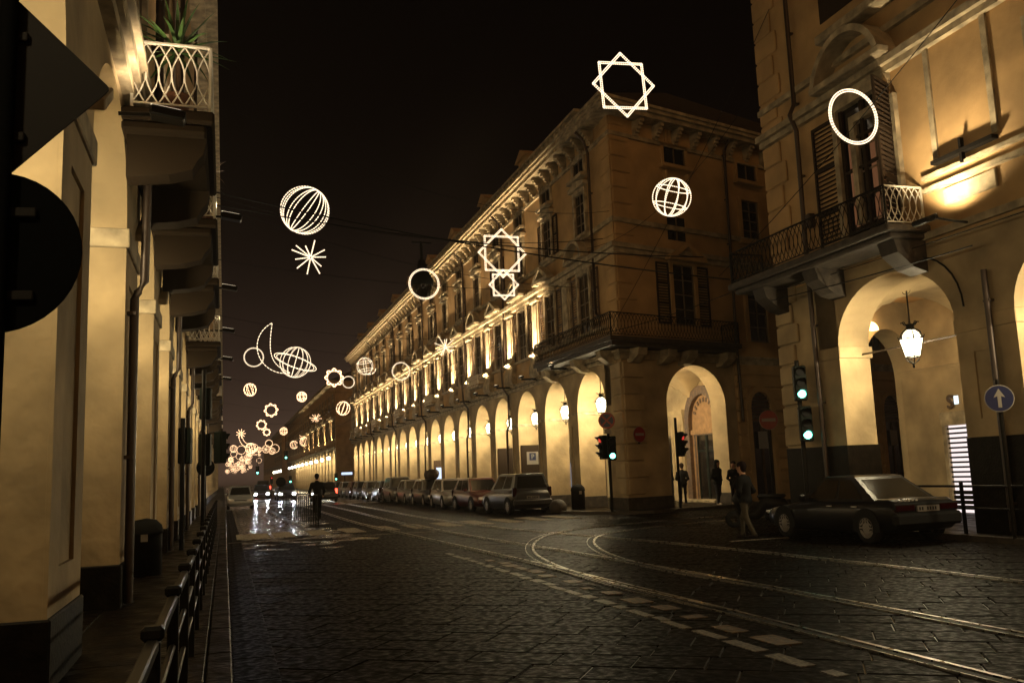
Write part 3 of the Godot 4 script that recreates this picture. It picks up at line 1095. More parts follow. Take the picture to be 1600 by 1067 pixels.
	slab(s, -2.95, -1.75, 0.12, 3.9, 0.0, 0.2)
	slab(s, -3.0, -1.7, 3.9, 4.1, 0.0, 0.26)
	slab(s, -2.75, -2.7, 0.9, 3.4, 0.2, 0.23)
	slab(s, -2.0, -1.95, 0.9, 3.4, 0.2, 0.23)
	slab(s, -2.75, -1.95, 3.4, 3.45, 0.2, 0.23)
	part(o, "wall_pilaster", fin(s), M.cream, R)
	# shop fronts inside the arcade: doors in the rear wall, a closed bay and a lit window
	for k in range(0, 18):
		s = st()
		slab(s, -0.9, 0.9, 0.12, 2.9, 0.0, 0.06)
		var d = part(o, "shop_door", fin(s), M.window_glass, F * T(x_first - r - pitch * k - 0.9, 0, -5.65))
		s = st()
		slab(s, -1.02, -0.9, 0.12, 3.02, 0.0, 0.12)
		slab(s, 0.9, 1.02, 0.12, 3.02, 0.0, 0.12)
		slab(s, -0.9, 0.9, 2.9, 3.02, 0.0, 0.12)
		part(d, "door_frame", fin(s), M.old_wood)
	# kiosk-like closed bays: dark panels standing against the far pier of two arches
	for b in [[2, 2.95, true], [3, 2.95, false]]:
		var xk = x_first - pitch * b[0] - 2 * r + 0.07
		s = st()
		slab(s, -0.04, 0.04, 0.12, b[1], -1.05, -0.08)
		var kp = part(o, "closed_bay", fin(s), M.shutter_dark, F * T(xk, 0, 0))
		if b[2]:
			s = st()
			slab(s, 0.04, 0.05, 2.0, 2.62, -0.95, -0.35)
			var board = part(kp, "parking_board", fin(s), M.sign_white)
			s = st()
			slab(s, 0.04, 0.05, 0.75, 1.5, -0.9, -0.3)
			part(kp, "notice", fin(s), M.sign_white)
			s = st()
			slab(s, 0.0502, 0.053, 2.2, 2.56, -0.82, -0.48)
			part(kp, "blue_square", fin(s), M.sign_blue)
			var tm = TextMesh.new()
			tm.text = "P"
			tm.font = font()
			tm.font_size = 64
			tm.pixel_size = 0.005
			tm.depth = 0.006
			part(kp, "letter", tm, M.sign_white, Transform3D(Basis(Vector3(0, 0, -1), Vector3.UP, Vector3(1, 0, 0)), Vector3(0.056, 2.38, -0.65)))
	s = st()
	slab(s, 0.05, 0.1, 0.12, 2.7, -1.0, -0.15)
	var lit = part(o, "shop_window_frame", fin(s), M.old_wood, F * T(x_first - pitch * 7 - 2 * r, 0, 0))
	s = st()
	slab(s, 0.1, 0.105, 0.2, 2.2, -0.95, -0.3)
	part(lit, "lit_window", fin(s), M.shop_blue)

func font():
	if not W.has("font"):
		var f = SystemFont.new()
		f.font_names = PackedStringArray(["Droid Sans"])
		f.font_weight = 700
		W.font = f
	return W.font

# ------------------------------------------------------------------ right-hand building
func right_building():
	var o = thing("tall_building", "tall cream building at right edge with dark stone plinth and floodlit wall", "building", Vector3(13.9, 0, -20.4))
	var inv = o.transform.affine_inverse()
	var F = inv * FR
	var S = inv * Transform3D(Basis(Vector3(-cos(ALPHA), 0, sin(ALPHA)), Vector3.UP, Vector3(-sin(ALPHA), 0, -cos(ALPHA))), Vector3(13.9, 0, -20.4))
	var s
	var spring = 4.28
	var r = 1.82
	var pitch = 5.1
	var depth = 0.86
	var x0 = 2.36
	var am = arch_mesh(pitch, r, 1.36, spring, 6.0, depth)
	var pm = pier_mesh(pitch - 2 * r, 1.95, 4.0, depth)
	var plm = ring_block(pitch - 2 * r, 0.1, 1.95, depth, 0.02)
	var imp = ring_block(pitch - 2 * r, 4.0, 4.28, depth, 0.03)
	var vm = vault_mesh(pitch, 4.0, 4.25, 1.45)
	for k in 4:
		var cx = x0 + r + pitch * k
		part(o, "arch", am, M.cream, F * T(cx, 0, 0))
		part(o, "vault", vm, M.cream, F * T(cx, 0, -2.84))
		var p = part(o, "pier", pm, M.cream, F * T(cx + pitch / 2, 0, 0))
		part(p, "plinth", plm, M.dark_granite)
		part(p, "impost", imp, M.cream)
		window(o, "w1", F * T(cx + 0.15 if k == 0 else cx - 0.1, 6.9, 0), "window_glass", "")
	# corner pier
	s = st()
	extrude_up(s, [Vector2(0, 0), Vector2(0, x0), Vector2(depth, x0), Vector2(depth, -0.258)], 0.1, 6.0)
	var cp = part(o, "corner_pier", fin(s), M.cream)
	s = st()
	extrude_up(s, [Vector2(-0.03, -0.03), Vector2(-0.03, x0 + 0.03), Vector2(depth + 0.03, x0 + 0.03), Vector2(depth + 0.03, -0.3)], 0.1, 1.95)
	part(cp, "plinth", fin(s), M.dark_granite)
	s = st()
	cbox(s, Vector3(x0 - 0.42, 4.14, -depth / 2), Vector3(0.98, 0.28, depth + 0.09), 0.015)
	part(cp, "impost", fin(s), M.cream, F)
	# rear wall and the end arch to the cross street
	s = st()
	slab(s, -1.45, 30.0, 0.1, 6.0, -5.1, -4.8)
	part(o, "rear_wall", fin(s), M.cream, F)
	s = st()
	slab(s, -1.4, 30.0, 4.06, 4.22, -4.8, -4.75)
	slab(s, -1.4, 30.0, 3.98, 4.02, -4.8, -4.77)
	part(o, "impost_band", fin(s), M.cream, F)
	s = st()
	var c = -3.75
	var pts = [Vector2(-5.3, 3.9), Vector2(c - 1.2, 3.9)]
	pts.append_array(arc_pts(c, 3.9, 1.2, 1.3, PI, 0, 18))
	pts.append_array([Vector2(-1.2, 3.9), Vector2(-1.2, 6.0), Vector2(-5.3, 6.0)])
	extrude(s, pts, -0.7, -0.02)
	slab(s, -5.3, c - 1.2, 0.1, 3.9, -0.7, -0.02)
	slab(s, c + 1.2, -1.2, 0.1, 3.9, -0.7, -0.02)
	part(o, "end_arch", fin(s), M.cream, S)
	# tie rod through the arches
	s = st()
	tube(s, [Vector3(x0, 4.08, -0.6), Vector3(x0 + 2 * r, 4.08, -0.6)], 0.022, 6)
	part(o, "tie_rod", fin(s), M.pipe_copper, F)
	s = st()
	extrude_up(s, [Vector2(0, 0), Vector2(0, 30), Vector2(19, 30), Vector2(19, -5.7)], 6.0, 17.0)
	part(o, "upper_wall", fin(s), M.ochre)
	for b in [["string_course", 6.05, 6.2, 0.1], ["string_course", 7.0, 7.1, 0.12], ["ledge", 7.28, 7.36, 0.1], ["entablature", 10.0, 10.14, 0.14], ["entablature", 10.14, 10.3, 0.26], ["string_course", 10.9, 11.05, 0.12]]:
		s = st()
		if b[0] == "string_course" and b[1] == 7.0 or b[0] == "ledge":
			slab(s, 5.62, 30, b[1], b[2], 0, b[3])
		else:
			slab(s, 0.0, 30, b[1], b[2], 0, b[3])
		part(o, b[0], fin(s), M.pale_stone, F)
	quoin_run(o, F, 16, 7.3, 0.06, 0.6, 0.98, "ochre", 1.0)
	quoin_run(o, F, 8, 2.25, 0.1, 0.52, 0.9, "cream", 1.0)
	# tall window door onto the balcony, pediment above
	s = st()
	slab(s, -0.95, -0.78, 6.4, 9.75, 0, 0.16)
	slab(s, 0.78, 0.95, 6.4, 9.75, 0, 0.16)
	slab(s, -0.95, 0.95, 9.75, 9.98, 0, 0.2)
	var d = part(o, "balcony_door", fin(s), M.pale_stone, F * T(3.98, 0, 0))
	s = st()
	slab(s, -0.78, 0.78, 6.4, 9.75, 0, 0.02)
	part(d, "pane", fin(s), M.window_glass)
	for y in [6.9, 7.6, 8.3]:
		for x in [-0.38, 0.34]:
			s = st()
			slab(s, x - 0.2, x + 0.2, y, y + 0.6, 0.021, 0.03)
			part(d, "lit_pane", fin(s), M.curtain_glow)
	s = st()
	for x in [-0.72, 0.0, 0.72]:
		slab(s, x - 0.05, x + 0.05, 6.4, 9.75, 0.02, 0.08)
	for y in [6.8, 7.52, 8.22, 8.95]:
		slab(s, -0.78, 0.78, y - 0.03, y + 0.03, 0.02, 0.075)
	part(d, "glazing_bars", fin(s), M.shutter_dark)
	part(d, "shutter", shutter_mesh(0.85, 3.3, 3), M.shutter_dark, T(-1.85, 6.42, 0.02))
	part(d, "shutter", shutter_mesh(0.78, 3.3, 3), M.shutter_dark, Transform3D(Basis(Vector3.UP, -1.1), Vector3(0.98, 6.42, 0.1)))
	part(o, "pediment", pediment_mesh(2.5, 0.95, 0.5, true), M.pale_stone, F * T(3.98, 10.32, 0.0))
	for x in [4.0, 8.8]:
		s = st()
		slab(s, x - 1.2, x + 1.2, 12.2, 14.9, 0, 0.03)
		var uw = part(o, "upper_window", fin(s), M.shutter_dark, F)
		s = st()
		cbox(s, Vector3(x + 0.6, 11.6, 0.2), Vector3(3.2, 0.22, 0.42), 0.03)
		part(uw, "sill", fin(s), M.pale_stone)
	# recessed wall panel, tablet and ledge, floodlit
	s = st()
	slab(s, 5.95, 6.08, 7.62, 10.0, 0.0, 0.05)
	slab(s, 7.46, 7.6, 7.62, 10.0, 0.0, 0.05)
	slab(s, 5.95, 7.6, 10.02, 10.1, 0.0, 0.09)
	part(o, "wall_panel", fin(s), M.pale_stone, F)
	s = st()
	slab(s, 5.98, 7.55, 7.5, 7.58, 0.0, 0.16)
	slab(s, 6.72, 6.78, 7.3, 7.8, 0.05, 0.14)
	part(o, "iron_bar", fin(s), M.black_iron, F)
	s = st()
	cbox(s, Vector3(6.78, 6.78, 0.03), Vector3(1.34, 0.36, 0.06), 0.02)
	part(o, "tablet", fin(s), M.pale_stone, F)
	# long balcony
	s = st()
	cbox(s, Vector3(2.55, 6.27, 0.55), Vector3(6.2, 0.16, 1.12), 0.03)
	cbox(s, Vector3(2.55, 6.13, 0.48), Vector3(6.0, 0.12, 0.96), 0.03)
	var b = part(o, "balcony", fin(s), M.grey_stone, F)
	part(b, "front_railing", railing_mesh(6.0, 0.82, 36), M.black_iron, T(-0.45, 6.35, 1.02))
	part(b, "end_railing", railing_mesh(0.95, 0.82, 6, 0.013), M.pale_iron, Transform3D(Basis(Vector3(0, 0, 1), Vector3.UP, Vector3(-1, 0, 0)), Vector3(5.53, 6.35, 0.06)))
	part(b, "end_railing", railing_mesh(0.95, 0.82, 6), M.black_iron, Transform3D(Basis(Vector3(0, 0, 1), Vector3.UP, Vector3(-1, 0, 0)), Vector3(-0.42, 6.35, 0.06)))
	s = st()
	extrude(s, [Vector2(0, 6.07), Vector2(0, 5.4), Vector2(0.35, 5.5), Vector2(0.72, 5.8), Vector2(0.8, 6.07)], -0.25, 0.25, Transform3D(Basis(Vector3(0, 0, 1), Vector3.UP, Vector3(-1, 0, 0)), Vector3.ZERO))
	var corb = fin(s)
	for x in [0.4, 2.55, 5.2]:
		part(b, "corbel", corb, M.grey_stone, T(x, 0, 0))
	s = st()
	cbox(s, Vector3(1.85, 7.5, 0.1), Vector3(0.2, 0.34, 0.2), 0.03)
	part(o, "wall_box", fin(s), M.pipe_copper, F)
	downpipe(o, F, [Vector3(1.66, 16.9, 0.14), Vector3(1.66, 10.6, 0.14), Vector3(1.66, 10.3, 0.3), Vector3(1.66, 9.9, 0.14), Vector3(1.66, 6.2, 0.16), Vector3(1.66, 0.2, 0.1)])
	downpipe(o, F, [Vector3(6.95, 5.1, 0.1), Vector3(6.95, 0.2, 0.1)])
	# curved iron arms on the arch
	for k in 2:
		s = st()
		var arm = []
		for i in 9:
			var t = i / 8.0
			arm.append(Vector3(5.1 + pitch * k + 1.25 * sin(t * PI / 2), 5.75 - 1.25 * (1 - cos(t * PI / 2)), 0.08))
		tube(s, arm, 0.02, 6)
		part(o, "iron_arm", fin(s), M.black_iron, F)
	# floodlight on an arm under the tablet
	s = st()
	cbox(s, Vector3(0, 0, 0), Vector3(0.46, 0.12, 0.3), 0.03, Basis(Vector3.RIGHT, 0.35))
	tube(s, [Vector3(0.28, -0.02, 0.0), Vector3(0.42, -0.1, -0.2), Vector3(0.42, -0.12, -0.62)], 0.025, 6)
	var fl = part(o, "floodlight", fin(s), M.black_iron, F * T(6.35, 6.2, 0.8))
	s = st()
	box(s, Vector3(0, 0.062, -0.02), Vector3(0.38, 0.008, 0.22), Basis(Vector3.RIGHT, 0.35))
	part(fl, "lamp_glass", fin(s), M.flood_glass)
	spot(fl, Vector3(0, 0.12, -0.04), Vector3(0.16, 1, -0.42), [1.0, 0.80, 0.48], 26.0, 62.0, 0.1, 0.9)
	# shop with a roller shutter at the back of the arcade
	var R = F * T(0.92, 0, -4.8)
	s = st()
	slab(s, -0.62, -0.5, 0.12, 2.75, 0.0, 0.12)
	slab(s, 0.5, 0.62, 0.12, 2.75, 0.0, 0.12)
	slab(s, -0.62, 0.62, 2.42, 2.78, 0.0, 0.16)
	var shop = part(o, "shop_entrance", fin(s), M.pale_stone, R)
	s = st()
	slab(s, -0.5, 0.5, 0.12, 2.42, 0.0, 0.01)
	part(shop, "lit_interior", fin(s), M.shop_light)
	for k in 17:
		s = st()
		var y = 2.36 - k * 0.128
		slab(s, -0.5, 0.5, y - (0.05 if k < 13 else 0.1), y, 0.04, 0.07)
		part(shop, "shutter_slat", fin(s), M.sign_back)
	var tm = TextMesh.new()
	tm.text = "S"
	tm.font = font()
	tm.font_size = 96
	tm.pixel_size = 0.0052
	tm.depth = 0.05
	part(shop, "sign_letter", tm, M.shutter_brown, T(-0.2, 3.05, 0.15))
	s = st()
	slab(s, -0.2, -0.06, 2.98, 3.2, 0.0, 0.02)
	part(shop, "sign_backlight", fin(s), M.letter_light)

# ------------------------------------------------------------------ blocks further along the street
func far_blocks():
	var pitch = 4.4
	var r = 1.65
	var am = arch_mesh(pitch, r, r, 3.9, 5.8, 1.1)
	var pm = pier_mesh(pitch - 2 * r, 0.1, 3.9, 1.1)
	for n in 2:
		var z0 = [-121.0, -238.0][n]
		var count = [22, 26][n]
		var o = thing("arcaded_block", ["cream arcaded block beyond the next side street with globe lamps", "farthest arcaded block fading into haze at the street end"][n], "building", Vector3(13.9, 0, z0))
		var F = Transform3D(FM.basis, Vector3.ZERO)
		var L = count * pitch
		var s = st()
		slab(s, -L, 0, 5.8, 14.6, -12, -0.005)
		part(o, "upper_wall", fin(s), M.ochre, F)
		s = st()
		slab(s, -1.0, 0.0, 0.1, 5.8, -1.1, 0)
		slab(s, -0.6, 0.0, 0.1, 5.8, -12.0, -1.1)
		part(o, "end_wall", fin(s), M.ochre, F)
		s = st()
		slab(s, -L, -0.6, 0.1, 5.8, -5.9, -5.6)
		part(o, "rear_wall", fin(s), M.cream, F)
		for b in [["string_course", 5.8, 6.0, 0.2], ["entablature", 9.6, 9.9, 0.35], ["cornice", 14.3, 14.7, 0.8]]:
			s = st()
			slab(s, -L, 0.0, b[1], b[2], 0, b[3])
			part(o, b[0], fin(s), M.pale_stone, F)
		s = st()
		extrude(s, [Vector2(0.8, 14.7), Vector2(-12, 14.7), Vector2(-6, 17.5)], 0.0, L, Transform3D(Basis(Vector3(0, 0, 1), Vector3.UP, Vector3(-1, 0, 0)), Vector3.ZERO).rotated_local(Vector3.UP, 0.0) * Transform3D(Basis(), Vector3(0, 0, 0)))
		part(o, "roof", fin(s), M.roof_tile, F)
		for k in count:
			var cx = -1.0 - pitch / 2 - pitch * k + 0.5
			part(o, "arch", am, M.cream, F * T(cx, 0, 0))
			part(o, "pier", pm, M.cream, F * T(cx - pitch / 2, 0, 0))
			if n == 0 or k < 8:
				window(o, "w1", F * T(cx, 7.0, 0), "window_glass", "shutter_brown")
				part(o, "pediment", W.ped_arc if k % 2 else W.ped_tri, M.pale_stone, F * T(cx, 9.9, 0.1))
				window(o, "w2", F * T(cx, 11.2, 0), "window_glass", "")
			if n == 0 and k % 2 == 0 and k < 12:
				var fs = st()
				cbox(fs, Vector3.ZERO, Vector3(0.3, 0.1, 0.2), 0.015)
				var fl = part(o, "floodlight", fin(fs), M.black_iron, F * T(cx - pitch / 2, 6.1, 0.6))
				spot(fl, Vector3(0, 0.1, 0), Vector3(0, 1, -0.25), [1.0, 0.74, 0.4], 60.0, 40.0, 0.06, 0.9)
		# globe lamps in front of the arches
		if n == 0:
			for k in 10:
				var z = -123.6 - k * 8.6
				var g = thing("globe_lamp", "white globe lamp, %s along the arcade beyond the side street" % ORD[k], "lamp", Vector3(13.2, 4.5, z), 0, "globe lamps along the far arcade")
				var gs = st()
				lathe(gs, arc_pts(0, 0, 0.25, 0.25, -PI / 2, PI / 2, 8), 12)
				part(g, "globe_glass", fin(gs), M.globe_glass)
				gs = st()
				tube(gs, [Vector3(0, 0.33, 0), Vector3(0, 1.3, 0)], 0.02, 6)
				part(g, "rod", fin(gs), M.black_iron)
				omni(g, Vector3.ZERO, [1.0, 0.84, 0.5], 5.0, 0.3)
		else:
			for k in 5:
				omni_far(k)

func omni_far(k):
	var g = thing("far_globe_lamp", "small blurred globe lamp in the far haze, %s of its row" % ORD[k], "lamp", Vector3(14.0, 4.5, -243.0 - k * 9.0), 0, "globe lamps in the farthest arcade")
	var gs = st()
	lathe(gs, arc_pts(0, 0, 0.4, 0.4, -PI / 2, PI / 2, 6), 10)
	part(g, "globe_glass", fin(gs), M.globe_glass)
	omni(g, Vector3.ZERO, [1.0, 0.84, 0.5], 6.0, 0.2)

# ------------------------------------------------------------------ lamps
var lan = {}

func lantern_meshes():
	var s = st()
	lathe(s, [Vector2(0, -0.21), Vector2(0.15, -0.21), Vector2(0.245, 0.17), Vector2(0.20, 0.2), Vector2(0.0, 0.21)], 6, Transform3D(), false)
	lan.glass = fin(s)
	s = st()
	for k in 6:
		var a = TAU * k / 6
		var d = Vector3(cos(a), 0, sin(a))
		tube(s, [d * 0.158 + Vector3(0, -0.22, 0), d * 0.256 + Vector3(0, 0.18, 0)], 0.011, 4)
		tube(s, [d * 0.256 + Vector3(0, 0.18, 0), d * 0.285 + Vector3(0, 0.25, 0)], 0.012, 4)
		tube(s, [d * 0.25 + Vector3(0, 0.19, 0), d * 0.2 + Vector3(0, 0.32, 0), d * 0.11 + Vector3(0, 0.40, 0)], 0.012, 4)
		tube(s, [d * 0.15 + Vector3(0, -0.22, 0), d * 0.13 + Vector3(0, -0.29, 0), d * 0.05 + Vector3(0, -0.35, 0), Vector3(0, -0.38, 0)], 0.011, 4)
		var d2 = Vector3(cos(a + TAU / 6), 0, sin(a + TAU / 6))
		tube(s, [d * 0.156 + Vector3(0, -0.22, 0), d2 * 0.156 + Vector3(0, -0.22, 0)], 0.012, 4)
		tube(s, [d * 0.256 + Vector3(0, 0.18, 0), d2 * 0.256 + Vector3(0, 0.18, 0)], 0.013, 4)
	lan.frame = fin(s)
	s = st()
	lathe(s, [Vector2(0.0, 0.215), Vector2(0.205, 0.215), Vector2(0.17, 0.3), Vector2(0.09, 0.37), Vector2(0.0, 0.37)], 6, Transform3D(), false)
	lan.top = fin(s)
	s = st()
	lathe(s, [Vector2(0.0, 0.39), Vector2(0.1, 0.39), Vector2(0.085, 0.46), Vector2(0.12, 0.5), Vector2(0.0, 0.52)], 10)
	for k in 8:
		var a = TAU * k / 8
		tube(s, [Vector3(cos(a) * 0.1, 0.48, sin(a) * 0.1), Vector3(cos(a) * 0.15, 0.55, sin(a) * 0.15), Vector3(cos(a) * 0.19, 0.54, sin(a) * 0.19)], 0.014, 4)
	lan.crown = fin(s)
	s = st()
	tube(s, [Vector3(0, 0.5, 0), Vector3(0, 1.25, 0)], 0.017, 6)
	tube(s, arc_pts3(0.12, 1.25), 0.008, 4)
	lan.rod = fin(s)
	s = st()
	lathe(s, [Vector2(0, -0.47), Vector2(0.03, -0.44), Vector2(0.02, -0.4), Vector2(0.04, -0.37), Vector2(0, -0.35)], 8)
	lan.finial = fin(s)

func arc_pts3(r, y):
	var p = []
	for i in 9:
		var a = PI * i / 8.0
		p.append(Vector3(0, y - r * sin(a) * 0.6, r * cos(a)))
	return p

func lantern(label, at, e, group, warm = [1.0, 0.83, 0.50]):
	var o = thing("lantern", label, "lantern", at, 0.0, group)
	part(o, "lamp_glass", lan.glass, M.lamp_glass)
	part(o, "lamp_top_glass", lan.top, M.lamp_glass)
	part(o, "frame", lan.frame, M.black_iron)
	part(o, "crown", lan.crown, M.black_iron)
	part(o, "rod", lan.rod, M.black_iron)
	part(o, "finial", lan.finial, M.black_iron)
	omni(o, Vector3(0, -0.02, 0), warm, e, 0.17)
	return o

func lanterns():
	lantern_meshes()
	for k in 18:
		lantern("lit iron lantern hanging in the %s arch from the street corner" % ORD[k], Vector3(14.3, 4.08, -33.4 - 4.03 * k), 13.5 * rng.randf_range(0.72, 1.15), "lanterns in the long arcade across the tracks")
	for k in 2:
		lantern(["lit iron lantern hanging in the arch behind the black saloon", "lit iron lantern in the next arch at the right edge"][k], Vector3(14.35, 4.0, -16.15 + 5.1 * k), 15.0, "lanterns in the right-hand arcade")
	for k in range(-2, 18):
		lantern("lit iron lantern inside the left arcade, in the %s bay from the camera" % ORD[k + 2], Vector3(-1.95, 4.65, -10.95 - 4.9 * k), 6.5 * rng.randf_range(0.85, 1.1), "lanterns in the left-hand arcade", [1.0, 0.82, 0.47])
	for k in 16:
		lantern("small far lit lantern in the %s arch of the block beyond the side street" % ORD[k], Vector3(14.4, 4.2, -121.0 - 2.7 - 4.4 * k), 11.0, "lanterns in the farther block")
	# lamp on a wall bracket in the side street, and the lamp under the corner vault
	var o = thing("wall_lamp", "small orange-white lamp hung at the end of the right arcade", "lamp", Vector3(16.88, 5.10, -20.5))
	var s = st()
	lathe(s, [Vector2(0, 0)] + arc_pts(0, 0, 0.22, 0.24, 0, PI / 2, 6), 12)
	part(o, "lamp_glass", fin(s), M.wall_lamp_glass)
	s = st()
	tube(s, [Vector3(0, 0.22, 0), Vector3(0, 0.7, 0)], 0.015, 6)
	part(o, "rod", fin(s), M.black_iron)
	omni(o, Vector3(0, 0.1, 0), [1.0, 0.6, 0.25], 1.5, 0.15)
	lantern("lit lantern hanging in the vault before the carved portal", Vector3(16.9, 4.2, -33.6), 8.0, "lanterns in the long arcade across the tracks", [1.0, 0.74, 0.38])

# ------------------------------------------------------------------ light figures over the street
func dashes(s, pts, r, closed, gap = 0.26):
	var n = pts.size()
	for i in (n if closed else n - 1):
		var a = pts[i]
		var b = pts[(i + 1) % n]
		tube(s, [a.lerp(b, gap / 2), a.lerp(b, 1.0 - gap / 2)], r, 5)

func loop_pts(b, rx, ry, n):
	var p = []
	for i in n:
		var a = TAU * i / n
		p.append(b * Vector3(rx * cos(a), ry * sin(a), 0))
	return p

func straight(a, b, n):
	var p = []
	for i in n + 1:
		p.append(a.lerp(b, float(i) / n))
	return p

func light_part(o, called, pts, r, closed, m, twin = Vector3.ZERO):
	var s = st()
	dashes(s, pts, r, closed)
	if twin != Vector3.ZERO:
		var q = []
		for p in pts:
			q.append(p + twin)
		dashes(s, q, r, closed)
	return part(o, called, fin(s), m)

func figure_star(label, at, d, roll, group, far = false):
	var o = thing("star_light", label, "light figure", at, 0, group)
	var h = d * 0.354
	var r = 0.0145 if not far else 0.028
	var m = M.bulb_string_far if far else M.bulb_string
	for k in 2:
		var b = Basis(Vector3.BACK, roll + k * PI / 4)
		for e in 4:
			var q = b * Basis(Vector3.BACK, e * PI / 2)
			light_part(o, "light_bar", straight(q * Vector3(-h, h, 0.05 * k), q * Vector3(h, h, 0.05 * k), 4 if far else 22), r, false, m, q * Vector3(0, -0.045, 0))
	return o

func figure_ring(label, at, d, group, far = false, yaw = 0.0):
	var o = thing("ring_light", label, "light figure", at, yaw, group)
	var m = M.bulb_string_far if far else M.bulb_string
	light_part(o, "light_hoop", loop_pts(Basis(), d / 2, d / 2, 14 if far else 60), 0.03 if far else 0.015, true, m)
	light_part(o, "light_hoop", loop_pts(Basis(), d / 2 - 0.045, d / 2 - 0.045, 14 if far else 60), 0.015, true, m)
	return o

func figure_sphere(label, at, d, tilt, group, far = false, parallels = false, hoops = 6, ring = 0.0):
	var o = thing("globe_light" if parallels else "sphere_light", label, "light figure", at, 0, group)
	var m = M.bulb_string_far if far else M.bulb_string
	var n = 12 if far else 56
	var base = Basis(Vector3.BACK, tilt) * Basis(Vector3.RIGHT, 0.25)
	for k in hoops:
		var b = base * Basis(Vector3.UP, PI * k / hoops + 0.2)
		light_part(o, "light_hoop", loop_pts(b, d / 2, d / 2, n), 0.03 if far else 0.015, true, m)
	if parallels:
		for y in [-0.22, 0.22]:
			var p = []
			for i in n:
				var a = TAU * i / n
				var rr = d * sqrt(0.25 - y * y)
				p.append(base * Vector3(rr * cos(a), y * d, rr * sin(a)))
			light_part(o, "light_parallel", p, 0.03 if far else 0.015, true, m)
	if ring > 0:
		var b = Basis(Vector3.BACK, -0.36) * Basis(Vector3.RIGHT, PI / 2 - 0.12)
		light_part(o, "planet_ring", loop_pts(b, ring, ring, 44), 0.024, true, m)
		light_part(o, "planet_ring", loop_pts(b, ring - 0.16, ring - 0.16, 44), 0.02, true, m)
	return o

func figure_burst(label, at, d, group, far = false, seed_ = 1):
	var o = thing("burst_light", label, "light figure", at, 0, group)
	var m = M.bulb_string_far if far else M.bulb_string
	var g = RandomNumberGenerator.new()
	g.seed = seed_
	for k in 11:
		var a = TAU * k / 11.0 + g.randf_range(-0.2, 0.2)
		var v = Vector3(cos(a), sin(a), g.randf_range(-0.5, 0.5)).normalized() * d / 2 * g.randf_range(0.6, 1.05)
		light_part(o, "light_ray", straight(v * 0.05, v, 3 if far else 9), 0.03 if far else 0.021, false, m)
	return o

